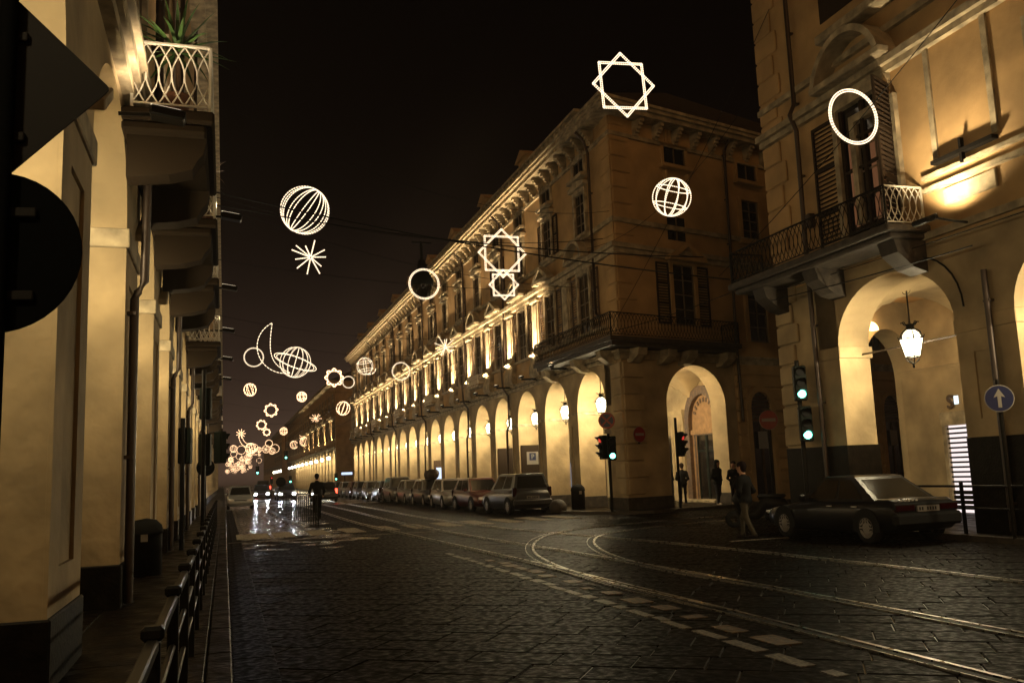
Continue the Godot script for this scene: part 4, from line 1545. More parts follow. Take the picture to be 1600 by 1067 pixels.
func ornaments():
	var G = "light figures hung over the street"
	figure_star("largest glowing eight-pointed star, high before the corner roof", Vector3(9.86, 11.5, -20.5), 1.78, 0.06, G)
	figure_ring("glowing oval hoop in front of the right-hand balcony door", Vector3(12.5, 8.7, -15.07), 1.20, G)
	figure_sphere("white globe of hoops and parallels before the corner side wall", Vector3(12.58, 9.5, -23.3), 1.12, -0.2, G, false, true, 5)
	figure_sphere("glowing ball of slanting hoops, highest at the left", Vector3(2.21, 9.5, -26.5), 1.40, -0.62, G, false, false, 6)
	figure_burst("glowing starburst right below the ball of slanting hoops", Vector3(2.59, 8.7, -29.0), 1.3, G, false, 3)
	figure_ring("glowing hoop around the dark hanging street lamp", Vector3(6.95, 8.6, -32.1), 1.14, G)
	figure_star("glowing eight-pointed star over the long facade, upper of the pair", Vector3(9.55, 9.5, -30.7), 1.84, 0.0, G)
	figure_star("smaller glowing star overlapping the bottom of another star", Vector3(10.94, 9.3, -35.1), 1.3, 0.02, G)
	figure_burst("glowing starburst in front of the facade pediments", Vector3(12.2, 9.0, -51.0), 1.42, G, false, 5)
	figure_ring("glowing hoop left of the starburst at the facade", Vector3(11.8, 9.0, -62.9), 1.27, G)
	figure_sphere("small globe light with a loose hooked end", Vector3(9.44, 9.5, -64.0), 1.2, 0.2, G, false, true, 3)
	light_part(get_child(get_child_count() - 1), "loose_end", [Vector3(0.1, -0.6, 0.1), Vector3(0.45, -0.58, 0.1), Vector3(0.68, -0.42, 0.1), Vector3(0.76, -0.15, 0.1)], 0.03, false, M.bulb_string)
	figure_star("glowing star beside the small hoop, over the middle of the street", Vector3(7.9, 9.3, -69.5), 1.5, 0.0, G, true)
	figure_ring("small glowing hoop touching the right of a star", Vector3(9.27, 9.2, -71.8), 0.95, G)
	figure_sphere("ball of light with a tilted planet ring", Vector3(4.47, 9.5, -61.8), 2.05, -0.25, G, false, false, 7, 1.45)
	figure_ring("glowing hoop looped over the left of the crescent", Vector3(1.72, 9.5, -59.3), 1.22, G)
	var o = thing("crescent_light", "glowing crescent moon joined to the ringed ball of light", "light figure", Vector3(2.95, 10.0, -60.2), 0, G)
	var outer = []
	var inner = []
	for i in 23:
		var t = lerpf(2.05, 4.9, i / 22.0)
		outer.append(Vector3(0.75 + 1.75 * cos(t), 0.32 + 1.75 * sin(t), 0))
	for i in 23:
		var t = i / 22.0
		var p0 = outer[0]
		var p1 = outer[-1]
		inner.append(p0.lerp(p1, t) + Vector3(-0.30, -0.32, 0) * sin(t * PI) * 1.9)
	light_part(o, "light_curve", outer, 0.024, false, M.bulb_string)
	light_part(o, "light_curve", inner, 0.024, false, M.bulb_string)
	figure_sphere("small striped ball of light, alone at the left below the crescent", Vector3(2.03, 9.5, -80.3), 1.08, 0.3, G, true, false, 4)
	figure_sphere("small globe light below the ringed ball", Vector3(6.91, 9.5, -87.5), 0.95, 0.1, G, true, true, 4)
	figure_star("upper of the two small stars above the far lights", Vector3(4.86, 9.5, -103.6), 1.6, 0.1, G, true)
	figure_star("lower of the two small stars above the far lights", Vector3(4.81, 9.5, -129.8), 1.5, 0.2, G, true)
	figure_star("tiny star just under the lower small star", Vector3(5.6, 8.6, -132.0), 1.1, 0.0, G, true)
	figure_burst("far starburst at the roofline of the farther block", Vector3(11.1, 9.5, -118.7), 1.6, G, true, 7)
	figure_sphere("striped ball of light at the near end of the farther block", Vector3(11.0, 8.5, -89.4), 1.36, -0.3, G, true, false, 5)
	figure_burst("far starburst just above the row of globe lamps", Vector3(15.2 - 1.5, 9.5, -172.0), 1.7, G, true, 9)
	o = thing("comet_light", "comet figure: starburst with a curved double tail at far left", "light figure", Vector3(2.9, 11.0, -180.0), 0, G)
	for k in 9:
		var a = TAU * k / 9.0
		light_part(o, "light_ray", [Vector3.ZERO, Vector3(cos(a), sin(a), 0) * 1.0], 0.05, false, M.bulb_string_far)
	for k in 2:
		var tail = []
		for i in 10:
			var t = i / 9.0
			tail.append(Vector3(-0.35 + 0.5 * k + 1.9 * t * t, -0.3 - 2.3 * sin(t * PI / 2) + 0.45 * k, 0))
		light_part(o, "tail", tail, 0.05, false, M.bulb_string_far)
	figure_sphere("bright ball of light at the end of the comet tail", Vector3(4.7, 8.2, -180.0), 2.0, 0.2, G, true, false, 6)
	# the crowd of small figures converging far down the street
	figure_sphere("far globe light level with the roofline end of the farther block", Vector3(8.8, 9.5, -147.0), 1.2, 0.1, G, true, true, 3)
	figure_ring("far hoop over the middle of the street, left of two balls", Vector3(11.3, 9.5, -222.0), 2.0, G, true)
	figure_sphere("left of two far balls of light above the globe lamps", Vector3(13.2, 8.9, -187.0), 1.6, 0.4, G, true, false, 4)
	figure_sphere("right of two far balls of light above the globe lamps", Vector3(13.5, 8.6, -166.0), 1.6, -0.4, G, true, false, 4)
	figure_ring("far small hoop just left of the hanging green signal", Vector3(7.6, 8.6, -170.0), 1.3, G, true)
	var g = RandomNumberGenerator.new()
	g.seed = 77
	for k in 72:
		var z = -215.0 - 425.0 * pow((k + 0.5) / 72.0, 1.1)
		var at = Vector3(g.randf_range(1.0, 12.5), g.randf_range(8.8, 10.4), z)
		var d = g.randf_range(1.3, 2.0)
		var lab = "small far %s of orange light in the cluster at the street end"
		var grp = "far light figures clustered over the street end"
		match k % 4:
			0, 2: figure_ring(lab % "hoop", at, d, grp, true)
			1: figure_sphere(lab % "ball", at, d, g.randf_range(-0.5, 0.5), grp, true, false, 4)
			3:
				if k % 8 == 3:
					figure_burst(lab % "burst", at, d, grp, true, k)
				else:
					figure_sphere(lab % "globe", at, d, 0.1, grp, true, true, 3)

# ------------------------------------------------------------------ wires across and along the street
func cable(label, a, b, sag, r = 0.012, group = "wires strung over the street"):
	var s = st()
	var p = []
	for i in 17:
		var t = i / 16.0
		p.append(a.lerp(b, t) - Vector3(0, sag * 4 * t * (1 - t), 0))
	tube(s, p, r, 4)
	return solo("cable", label, "cable", fin(s), M.cable_black, Transform3D(), group)

func cables():
	cable("upper black wire from the first left balcony through the slanting ball", Vector3(-0.25, 9.37, -24.8), Vector3(13.9, 6.9, -22.6), 0.25, 0.02)
	cable("lower black wire from the first left balcony to the side street", Vector3(-0.25, 9.08, -25.0), Vector3(13.9, 7.9, -24.0), 0.3, 0.018)
	cable("wire from the left flood lamp down to the starburst", Vector3(-0.25, 9.2, -25.5), Vector3(13.5, 8.7, -32.5), 0.5, 0.009)
	cable("thin wire from the balcony plants to the slanting ball", Vector3(0.1, 10.4, -21.5), Vector3(13.3, 10.9, -29.4), 0.9, 0.008)
	cable("wire holding the hanging street lamp over the tracks", Vector3(-0.6, 10.9, -30.0), Vector3(13.7, 10.3, -31.0), 0.7, 0.012)
	cable("wire holding the star pair before the long facade", Vector3(-0.8, 9.8, -34.0), Vector3(13.8, 9.3, -36.0), 0.3, 0.010)
	cable("wire to the facade above the first small balcony", Vector3(-0.8, 10.6, -50.0), Vector3(13.6, 9.4, -50.0), 0.5, 0.010)
	cable("wire holding the crescent and the ringed ball", Vector3(-0.8, 11.4, -60.0), Vector3(13.6, 10.0, -62.0), 0.6, 0.011)
	cable("wire below the ringed ball to the far end of the facade", Vector3(-0.8, 10.8, -80.0), Vector3(13.6, 9.6, -84.0), 0.6, 0.011)
	cable("wire across the street before the farther block", Vector3(-0.8, 10.6, -104.0), Vector3(13.6, 9.8, -106.0), 0.6, 0.012)
	cable("wire across the street holding the two small stars", Vector3(-0.8, 10.4, -130.0), Vector3(13.6, 9.8, -130.0), 0.5, 0.013)
	cable("slanting wire over the side street from the right roof to the corner", Vector3(13.8, 13.6, -19.5), Vector3(13.2, 6.4, -30.0), 0.3, 0.010)
	cable("wire from the corner downpipe to the globe figure", Vector3(13.7, 10.4, -33.0), Vector3(13.6, 11.4, -20.6), 0.9, 0.009)
	cable("taut black wire over the right arch from balcony to iron arm", Vector3(13.3, 5.75, -20.4), Vector3(13.55, 5.55, -13.4), 0.05, 0.014)
	cable("upper thin wire along the right facade above the arch", Vector3(13.5, 6.0, -20.4), Vector3(13.6, 5.9, -8.0), 0.08, 0.010)
	cable("long slanting cable across the floodlit wall to the upper right", Vector3(12.6, 6.6, -21.0), Vector3(12.9, 10.6, -11.0), 0.2, 0.012)
	cable("trolley wire above the middle track", Vector3(6.05, 5.7, -34.0), Vector3(5.6, 5.7, -150.0), 0.0, 0.010)
	cable("trolley wire above the far track", Vector3(8.6, 5.7, -34.0), Vector3(7.6, 5.7, -150.0), 0.0, 0.010)
	cable("facade cable running under the pedestals of the long facade", Vector3(13.68, 5.75, -31.0), Vector3(13.68, 5.75, -104.0), 0.0, 0.014)
	cable("double suspension wire across before the corner balcony", Vector3(13.2, 6.9, -34.0), Vector3(13.5, 6.4, -20.6), 0.25, 0.012)
	cable("slanting wire from the long facade down to the far tram wire", Vector3(13.7, 8.3, -44.0), Vector3(5.9, 6.0, -60.0), 0.2, 0.009)
	# dark street lamp hung over the tracks
	var o = thing("hanging_street_lamp", "unlit dark street lamp hanging from a wire inside a glowing hoop", "street lamp", Vector3(7.2, 10.3, -33.6))
	var s = st()
	slab(s, -0.38, 0.38, 0.22, 0.27, -0.05, 0.05)
	tube(s, [Vector3(0, 0.3, 0), Vector3(0, -0.45, 0)], 0.06, 8)
	part(o, "hanger", fin(s), M.cable_black)
	s = st()
	lathe(s, [Vector2(0.0, -0.4), Vector2(0.14, -0.45), Vector2(0.2, -0.8), Vector2(0.44, -1.25), Vector2(0.42, -1.45), Vector2(0.0, -1.45)], 14)
	part(o, "housing", fin(s), M.cable_black)
	s = st()
	lathe(s, [Vector2(0.40, -1.455), Vector2(0.32, -1.85), Vector2(0.0, -2.0)], 14)
	part(o, "bowl", fin(s), M.window_glass)

# ------------------------------------------------------------------ signs, signals, fences, bins
func disc(s, r, z0, z1, n = 28):
	extrude(s, arc_pts(0, 0, r, r, 0, TAU * (n - 1) / n, n - 1), z0, z1)

func pole(parent, at, y0, y1, r, m):
	var s = st()
	tube(s, [Vector3(0, y0, 0), Vector3(0, y1, 0)], r, 10)
	return part(parent, "pole", fin(s), m, T(at.x, at.y, at.z))

func no_entry(o, xf, r):
	var s = st()
	disc(s, r, 0.0, 0.012)
	var d = part(o, "sign_plate", fin(s), M.sign_white, xf)
	s = st()
	disc(s, r * 0.96, 0.012, 0.016)
	part(d, "red_disc", fin(s), M.sign_red)
	s = st()
	slab(s, -r * 0.72, r * 0.72, -r * 0.16, r * 0.16, 0.016, 0.02)
	part(d, "white_bar", fin(s), M.sign_white)

# three-lamp signal head facing +z; lit is 0 red, 1 amber, 2 green, -1 none
func signal_head(o, xf, lit, second = -2, w = 0.3):
	var s = st()
	cbox(s, Vector3(0, 0, 0), Vector3(w, 0.86, 0.22), 0.03)
	var h = part(o, "signal_head", fin(s), M.signal_green_body, xf)
	for k in 3:
		s = st()
		disc(s, 0.1, 0.0, 0.02, 18)
		part(h, "signal_lens", fin(s), ([M.signal_red, M.signal_red, M.signal_green][k] if k == lit or k == second else M.rubber), T(0, 0.27 - 0.27 * k, 0.112))
		s = st()
		var a = []
		var b = []
		for i in 9:
			var t = -0.35 + (PI + 0.7) * i / 8.0
			a.append(Vector3(0.115 * cos(t), 0.115 * sin(t), 0.11))
			b.append(Vector3(0.12 * cos(t), 0.12 * sin(t) - 0.02, 0.11 + 0.2 * maxf(0.2, sin(t))))
		for i in 8:
			poly(s, [a[i], a[i + 1], b[i + 1], b[i]], Vector3(a[i].x, a[i].y, 0))
			poly(s, [a[i] * 1.06, a[i + 1] * 1.06, b[i + 1] * 1.06, b[i] * 1.06], Vector3(a[i].x, a[i].y, 0))
		part(h, "visor", fin(s), M.signal_green_body, T(0, 0.27 - 0.27 * k, 0.0))
	return h

func street_furniture():
	var s
	# the two sign backs close to the camera
	var o = thing("traffic_sign", "large dark backs of a diamond sign over a round sign, nearest left", "traffic sign", Vector3(-0.86, 0, -3.52), -0.12)
	s = st()
	var q = []
	for k in 4:
		var a = PI / 2 * k
		q.append_array(arc_pts(0.405 * cos(a), 0.405 * sin(a), 0.02, 0.02, a - PI / 4, a + PI / 4, 4))
	extrude(s, q, -0.008, 0.0)
	part(o, "diamond_plate", fin(s), M.sign_back, T(0.02, 3.06, 0.0, 0.0))
	s = st()
	disc(s, 0.29, -0.008, 0.0, 40)
	part(o, "round_plate", fin(s), M.sign_black, T(0.08, 2.44, 0.0))
	pole(o, Vector3(0.112, 0, 0.045), 0.1, 3.6, 0.03, M.sign_black)
	for y in [2.28, 2.58, 2.86, 3.24]:
		s = st()
		cbox(s, Vector3(0.09, y, 0.012), Vector3(0.26 if y < 2.6 else 0.16, 0.035, 0.022), 0.004)
		part(o, "clamp_rail", fin(s), M.sign_back)
	# railing along the left kerb
	o = thing("kerb_railing", "black iron pedestrian railing along the left kerb", "railing", Vector3(-0.27, 0.1, -2.5))
	for k in 22:
		s = st()
		cbox(s, Vector3(0, 0.44, -1.55 * k), Vector3(0.06, 0.9, 0.06), 0.008)
		cbox(s, Vector3(0, 0.92, -1.55 * k), Vector3(0.09, 0.06, 0.09), 0.015)
		var p = part(o, "post", fin(s), M.black_iron)
		if k < 21:
			for y in [0.875, 0.62, 0.36]:
				s = st()
				cbox(s, Vector3(0, y, -1.55 * k - 0.775), Vector3(0.05 if y > 0.8 else 0.035, 0.05 if y > 0.8 else 0.03, 1.48), 0.008)
				part(o, "rail", fin(s), M.black_iron)
	# bin under the arcade on the left
	for b in [["dark domed litter bin beside a pier on the left pavement", Vector3(-1.28, 0.1, -17.0)], ["dark domed litter bin on the corner pavement by the signal", Vector3(13.2, 0.1, -33.6)]]:
		o = thing("litter_bin", b[0], "litter bin", b[1], 0, "domed litter bins")
		s = st()
		lathe(s, [Vector2(0, 0), Vector2(0.24, 0), Vector2(0.27, 0.05), Vector2(0.27, 0.72)], 18)
		part(o, "barrel", fin(s), M.black_iron)
		s = st()
		lathe(s, [Vector2(0.285, 0.72), Vector2(0.285, 0.76), Vector2(0.26, 0.86), Vector2(0.17, 0.95), Vector2(0, 0.98)], 18)
		part(o, "dome", fin(s), M.rubber)
		s = st()
		slab(s, -0.055, 0.055, 0.6, 0.72, 0.272, 0.278)
		part(o, "label_plate", fin(s), M.sign_white)
	# left signals, seen from behind
	for k in 2:
		o = thing("traffic_light", ["nearer dark traffic light seen from behind on left pavement", "taller dark traffic lights seen from behind farther along the left railing"][k], "traffic light", [Vector3(-0.95, 0.1, -23.0), Vector3(-0.55, 0.1, -26.0)][k], PI - 0.25)
		pole(o, Vector3(0, 0, 0), 0.0, [3.1, 4.6][k], 0.055, M.black_iron)
		signal_head(o, T(0, 2.45, 0.2), -1)
		if k == 1:
			signal_head(o, T(0, 3.7, 0.2), -1)
			signal_head(o, T(-0.42, 2.5, 0.1, -0.6), -1)
	o = thing("round_sign", "dark back of a round sign above the left railing, beyond the signals", "traffic sign", Vector3(-0.62, 0.1, -33.0))
	pole(o, Vector3.ZERO, 0.0, 2.3, 0.03, M.black_iron)
	s = st()
	disc(s, 0.3, 0.03, 0.045)
	part(o, "plate", fin(s), M.sign_black, T(0, 2.1, 0))
	# corner signal with the no-stopping sign
	o = thing("traffic_light", "green traffic light on the corner under a no-stopping sign", "traffic light", Vector3(13.2, 0.1, -30.35), -0.15)
	pole(o, Vector3(0, 0, 0), 0.0, 3.3, 0.055, M.black_iron)
	signal_head(o, T(0.05, 2.25, 0.2, -0.1), 2)
	signal_head(o, T(-0.2, 2.3, -0.02, -1.35), 0)
	s = st()
	disc(s, 0.3, 0.0, 0.01)
	var ns = part(o, "no_stopping_sign", fin(s), M.sign_red, T(-0.05, 3.25, 0.08, -0.2))
	s = st()
	disc(s, 0.235, 0.01, 0.014)
	part(ns, "blue_disc", fin(s), M.sign_blue)
	s = st()
	box(s, Vector3(0, 0, 0.016), Vector3(0.47, 0.055, 0.004), Basis(Vector3.BACK, PI / 4))
	box(s, Vector3(0, 0, 0.0185), Vector3(0.47, 0.055, 0.004), Basis(Vector3.BACK, -PI / 4))
	part(ns, "red_cross", fin(s), M.sign_red)
	s = st()
	slab(s, -0.16, 0.1, 2.78, 2.94, 0.08, 0.09)
	part(o, "small_plate", fin(s), M.sign_white)
	# red signal on the side street
	o = thing("traffic_light", "red traffic light in front of the arch on the corner side", "traffic light", FS * Vector3(1.85, 0.1, 0.7), 0.45)
	pole(o, Vector3(0, 0, 0), 0.0, 3.3, 0.05, M.black_iron)
	signal_head(o, T(0.0, 2.3, 0.16, 0.2), 0, -2)
	signal_head(o, T(0.22, 2.35, 0.0, 1.2), 0)
	# right signal: two heads, both green
	o = thing("traffic_light", "pole with two stacked green traffic lights on the right building corner", "traffic light", Vector3(13.55, 0.1, -19.25), -0.35)
	pole(o, Vector3(0, 0, 0), 0.0, 4.0, 0.055, M.black_iron)
	signal_head(o, T(0.0, 3.42, 0.14), 2)
	signal_head(o, T(0.06, 2.42, 0.14), 2)
	# no entry signs
	o = thing("no_entry_sign", "no-entry sign on the corner pier beside the green signal", "traffic sign", FS * Vector3(0.55, 0, 0.14), ALPHA)
	no_entry(o, T(0, 2.83, 0), 0.29)
	s = st()
	slab(s, -0.02, 0.02, 2.5, 3.1, -0.1, -0.001)
	part(o, "bracket", fin(s), M.black_iron)
	o = thing("no_entry_sign", "larger no-entry sign by the rusticated doorway of the side street", "traffic sign", Vector3(16.3, 0.1, -24.9), -0.2)
	no_entry(o, T(0, 2.85, 0.06), 0.31)
	pole(o, Vector3(0, 0, 0), 0.0, 3.1, 0.035, M.black_iron)
	# blue arrow sign at right
	o = thing("ahead_only_sign", "round blue sign with white arrow pointing up at the right pier", "traffic sign", Vector3(13.35, 0.1, -13.0), -0.65)
	s = st()
	disc(s, 0.245, 0.0, 0.01, 36)
	var pl = part(o, "sign_plate", fin(s), M.sign_white, T(0, 2.5, 0.05))
	s = st()
	disc(s, 0.23, 0.01, 0.013, 36)
	part(pl, "blue_disc", fin(s), M.sign_blue)
	s = st()
	extrude(s, [Vector2(-0.03, -0.165), Vector2(0.03, -0.165), Vector2(0.03, 0.04), Vector2(0.095, 0.015), Vector2(0.0, 0.175), Vector2(-0.095, 0.015), Vector2(-0.03, 0.04)], 0.013, 0.016)
	part(pl, "arrow", fin(s), M.sign_white)
	pole(o, Vector3(0, 0, 0), 0.0, 2.85, 0.035, M.black_iron)
	# railing between the saloon and the right arcade
	o = thing("kerb_railing", "low dark railing along the right kerb behind the black saloon", "railing", Vector3(13.62, 0.1, -15.9))
	for k in 5:
		s = st()
		cbox(s, Vector3(0, 0.5, 1.5 * k), Vector3(0.06, 1.0, 0.06), 0.008)
		part(o, "post", fin(s), M.black_iron)
		if k < 4:
			for y in [0.92, 0.5]:
				s = st()
				cbox(s, Vector3(0, y, 1.5 * k + 0.75), Vector3(0.045, 0.045, 1.44), 0.008)
				part(o, "rail", fin(s), M.black_iron)
	# round stone bollard by the kerb
	s = st()
	lathe(s, arc_pts(0, 0.22, 0.34, 0.32, -0.6, PI / 2, 9), 18)
	solo("stone_bollard", "rounded pale stone bollard on the corner kerb", "bollard", fin(s), M.grey_stone, T(12.2, 0.02, -33.2))
	# barred fence between the lanes
	o = thing("lane_fence", "dark barred fence on the traffic island beside the cyclist", "fence", Vector3(3.17, 0, -33.2))
	for k in 34:
		s = st()
		slab(s, -0.018, 0.018, 0.0, 1.1, -0.018, 0.018)
		part(o, "bar", fin(s), M.black_iron, T(-0.024 * k, 0, -0.7 * k))
	s = st()
	tube(s, [Vector3(0, 1.1, 0), Vector3(-0.024 * 33, 1.1, -0.7 * 33)], 0.024, 6)
	part(o, "rail", fin(s), M.black_iron)
	o = thing("round_sign", "dark back of a round sign in the middle of the street", "traffic sign", Vector3(3.75, 0.0, -66.0))
	pole(o, Vector3.ZERO, 0.0, 1.9, 0.04, M.black_iron)
	s = st()
	disc(s, 0.34, 0.03, 0.05)
	part(o, "plate", fin(s), M.sign_black, T(0, 1.62, 0))
	# far signals
	var far = [["far green signal hanging over the street beside small light figures", Vector3(5.9, 4.3, -95.0), 2], ["tiny far green signal hanging over the left lane", Vector3(3.2, 2.9, -97.0), 2], ["far green signal at the corner where the long facade ends", Vector3(12.6, 2.0, -110.0), 2], ["far red signal over the traffic queue", Vector3(5.6, 1.9, -118.0), 0], ["far green signal right of the round sign back", Vector3(7.6, 1.9, -114.0), 2]]
	for k in far.size():
		o = thing("traffic_light", far[k][0], "traffic light", far[k][1])
		s = st()
		tube(s, [Vector3(0, 0.5, 0), Vector3(0, 2.0 if far[k][1].y > 2.5 else -far[k][1].y, 0)], 0.04, 6)
		part(o, "pole", fin(s), M.black_iron)
		signal_head(o, T(0, 0.0, 0.1), far[k][2], -2, 0.36)
	# blue lit bar sign on the end of the long facade
	o = thing("shop_sign", "narrow blue-white lit shop sign at the end of the long facade", "sign", Vector3(13.9, 0, -112.0))
	s = st()
	slab(s, -0.4, 0.9, 2.2, 2.5, -0.1, 0.0)
	part(o, "lit_panel", fin(s), M.shop_blue)
	s = st()
	slab(s, -0.45, 0.95, 2.1, 2.6, -0.25, -0.101)
	part(o, "housing", fin(s), M.black_iron)
	s = st()
	slab(s, -0.05, 0.05, 0.0, 2.1, -0.2, -0.11)
	part(o, "post", fin(s), M.black_iron)
	# left floodlights over the left balconies
	for k in 6:
		o = thing("floodlight", "wall floodlight under the left balconies, %s from the camera" % ORD[k], "floodlight", Vector3(-0.675, 6.0, -11.1) if k == 0 else Vector3(0.1, 7.0 - 0.1 * k, -12.0 - 6.5 * k), 0, "floodlights on arms along the left balconies")
		s = st()
		cbox(s, Vector3(0, 0, 0), Vector3(0.4, 0.12, 0.26), 0.02, Basis(Vector3.BACK, -0.15))
		part(o, "housing", fin(s), M.black_iron)
		s = st()
		tube(s, [Vector3(-0.15, 0, 0), Vector3(-0.55 if k == 0 else -1.3, -0.02, 0)], 0.025, 6)
		part(o, "arm", fin(s), M.black_iron)
		s = st()
		box(s, Vector3(-0.02, 0.066, 0), Vector3(0.34, 0.008, 0.2), Basis(Vector3.BACK, -0.15))
		part(o, "lamp_glass", fin(s), M.flood_glass)
		spot(o, Vector3(-0.02, 0.12, 0.0), Vector3(-0.30, 1, 0.05), [1.0, 0.78, 0.5], 3.5 if k == 0 else 7.0, 66.0, 0.1, 0.9)

# ------------------------------------------------------------------ vehicles
# front towards -z, wheels on y = 0
func car(called, label, at, turn, L, Wd, H, kind, paint, group, lit = ""):
	var o = thing(called, label, "car", at, turn, group)
	var pm = mat("paint_%s" % counts.get("paint_n", 0), paint, 0.28, 0.3)
	counts["paint_n"] = counts.get("paint_n", 0) + 1
	pm.clearcoat_enabled = true
	pm.clearcoat = 0.25 if called == "saloon_car" else 0.4
	pm.clearcoat_roughness = 0.05
	if called == "saloon_car":
		pm.metallic = 0.0
		pm.metallic_specular = 0.2
	var hw = Wd / 2.0
	var belt = H * (0.60 if kind != "saloon" else 0.62)
	var hood = belt - 0.13
	# body: rings from nose to tail
	var z_ws = -L * (0.20 if kind != "saloon" else 0.17)
	var tail_deck = belt + 0.0 if kind != "saloon" else belt + 0.03
	var z_rw = L * 0.5 if kind != "saloon" else L * 0.30
	var prof = [[-0.5, 0.70, 0.30, hood - 0.28], [-0.492, 0.82, 0.24, hood - 0.16], [-0.46, 0.92, 0.2, hood - 0.07], [-0.38, 0.98, 0.18, hood - 0.02], [-0.2, 1.0, 0.17, belt - 0.05], [0.0, 1.0, 0.17, belt], [0.2, 1.0, 0.18, belt + 0.01], [0.36, 0.99, 0.2, tail_deck], [0.45, 0.96, 0.23, tail_deck + 0.01], [0.488, 0.9, 0.27, tail_deck - 0.05], [0.5, 0.84, 0.34, tail_deck - 0.16]]
	var s = st()
	s.set_smooth_group(1)
	var rings = []
	for p in prof:
		var z = p[0] * L
		var w = p[1] * hw
		var yb = p[2]
		var yt = p[3]
		var ring = []
		for sgn in [1, -1]:
			var half = [Vector2(0.0, yb), Vector2(0.8 * w, yb), Vector2(0.97 * w, yb + 0.08), Vector2(w, lerpf(yb, yt, 0.45)), Vector2(0.985 * w, lerpf(yb, yt, 0.72)), Vector2(0.94 * w, yt - 0.03), Vector2(0.86 * w, yt), Vector2(0.0, yt + 0.025)]
			if sgn < 0:
				half.reverse()
				half = half.slice(1, 7)
			for h in half:
				ring.append(Vector3(sgn * h.x, h.y, z))
		rings.append(ring)
	for i in rings.size() - 1:
		for k in rings[i].size():
			var k2 = (k + 1) % rings[i].size()
			var mid = (rings[i][k] + rings[i][k2]) * 0.5
			poly(s, [rings[i][k], rings[i][k2], rings[i + 1][k2], rings[i + 1][k]], Vector3(mid.x, mid.y - 0.5, 0))
	s.set_smooth_group(-1)
	poly(s, rings[0], Vector3(0, 0, -1))
	poly(s, rings[-1], Vector3(0, 0, 1))
	var body = part(o, "body", fin(s), pm)
	# greenhouse
	var zf0 = z_ws - 0.02 * L
	var zf1 = z_ws + L * 0.155
	var zr1 = {"saloon": L * 0.20, "hatch": L * 0.36, "mpv": L * 0.43, "estate": L * 0.44}[kind]
	var zr0 = {"saloon": L * 0.375, "hatch": L * 0.47, "mpv": L * 0.485, "estate": L * 0.485}[kind]
	var yb = belt - 0.03
	var bw = hw * 0.9
	var tw = hw * 0.70
	var B = [Vector3(-bw, yb, zf0), Vector3(bw, yb, zf0), Vector3(bw, yb + 0.03, zr0), Vector3(-bw, yb + 0.03, zr0)]
	var R = [Vector3(-tw, H - 0.02, zf1), Vector3(tw, H - 0.02, zf1), Vector3(tw, H - 0.03, zr1), Vector3(-tw, H - 0.03, zr1)]
	s = st()
	var rc = [Vector3(-tw * 0.85, H, zf1 + 0.12), Vector3(tw * 0.85, H, zf1 + 0.12), Vector3(tw * 0.85, H, zr1 - 0.1), Vector3(-tw * 0.85, H, zr1 - 0.1)]
	for i in 4:
		var j = (i + 1) % 4
		var out = [Vector3(0, 0.3, -1), Vector3(1, 0.3, 0), Vector3(0, 0.3, 1), Vector3(-1, 0.3, 0)][i]
		poly(s, [B[i], B[j], R[j], R[i]], out)
		poly(s, [R[i], R[j], rc[j], rc[i]], Vector3.UP)
	poly(s, rc, Vector3.UP)
	var cabin = part(o, "cabin", fin(s), pm)
	var inset = func(a, b, c, d, m0, m1, out):
		# a pane within the quad a b (bottom) c d (top)
		var f = func(u, v): return a.lerp(b, u).lerp(d.lerp(c, u), v) + out * 0.008
		var ss = st()
		poly(ss, [f.call(m0, 0.1), f.call(m1, 0.1), f.call(m1, 0.88), f.call(m0, 0.88)], out)
		return fin(ss)
	part(cabin, "windscreen", inset.call(B[0], B[1], R[1], R[0], 0.06, 0.94, Vector3(0, 0.4, -1).normalized()), M.car_glass)
	part(cabin, "rear_window", inset.call(B[3], B[2], R[2], R[3], 0.08, 0.92, Vector3(0, 0.4, 1).normalized()), M.car_glass)
	for k in 2:
		var aa = [[0.10, 0.50], [0.54, 0.86]][k]
		part(cabin, "side_window", inset.call(B[0], B[3], R[3], R[0], aa[0], aa[1], Vector3(-1, 0.3, 0).normalized()), M.car_glass)
		part(cabin, "side_window", inset.call(B[1], B[2], R[2], R[1], aa[0], aa[1], Vector3(1, 0.3, 0).normalized()), M.car_glass)
	# wheels
	var wr = 0.30 if kind != "mpv" else 0.31
	var z_front = -L * 0.5 + 0.80
	var z_back = z_front + 2.59 if kind == "saloon" else L * 0.5 - 0.62
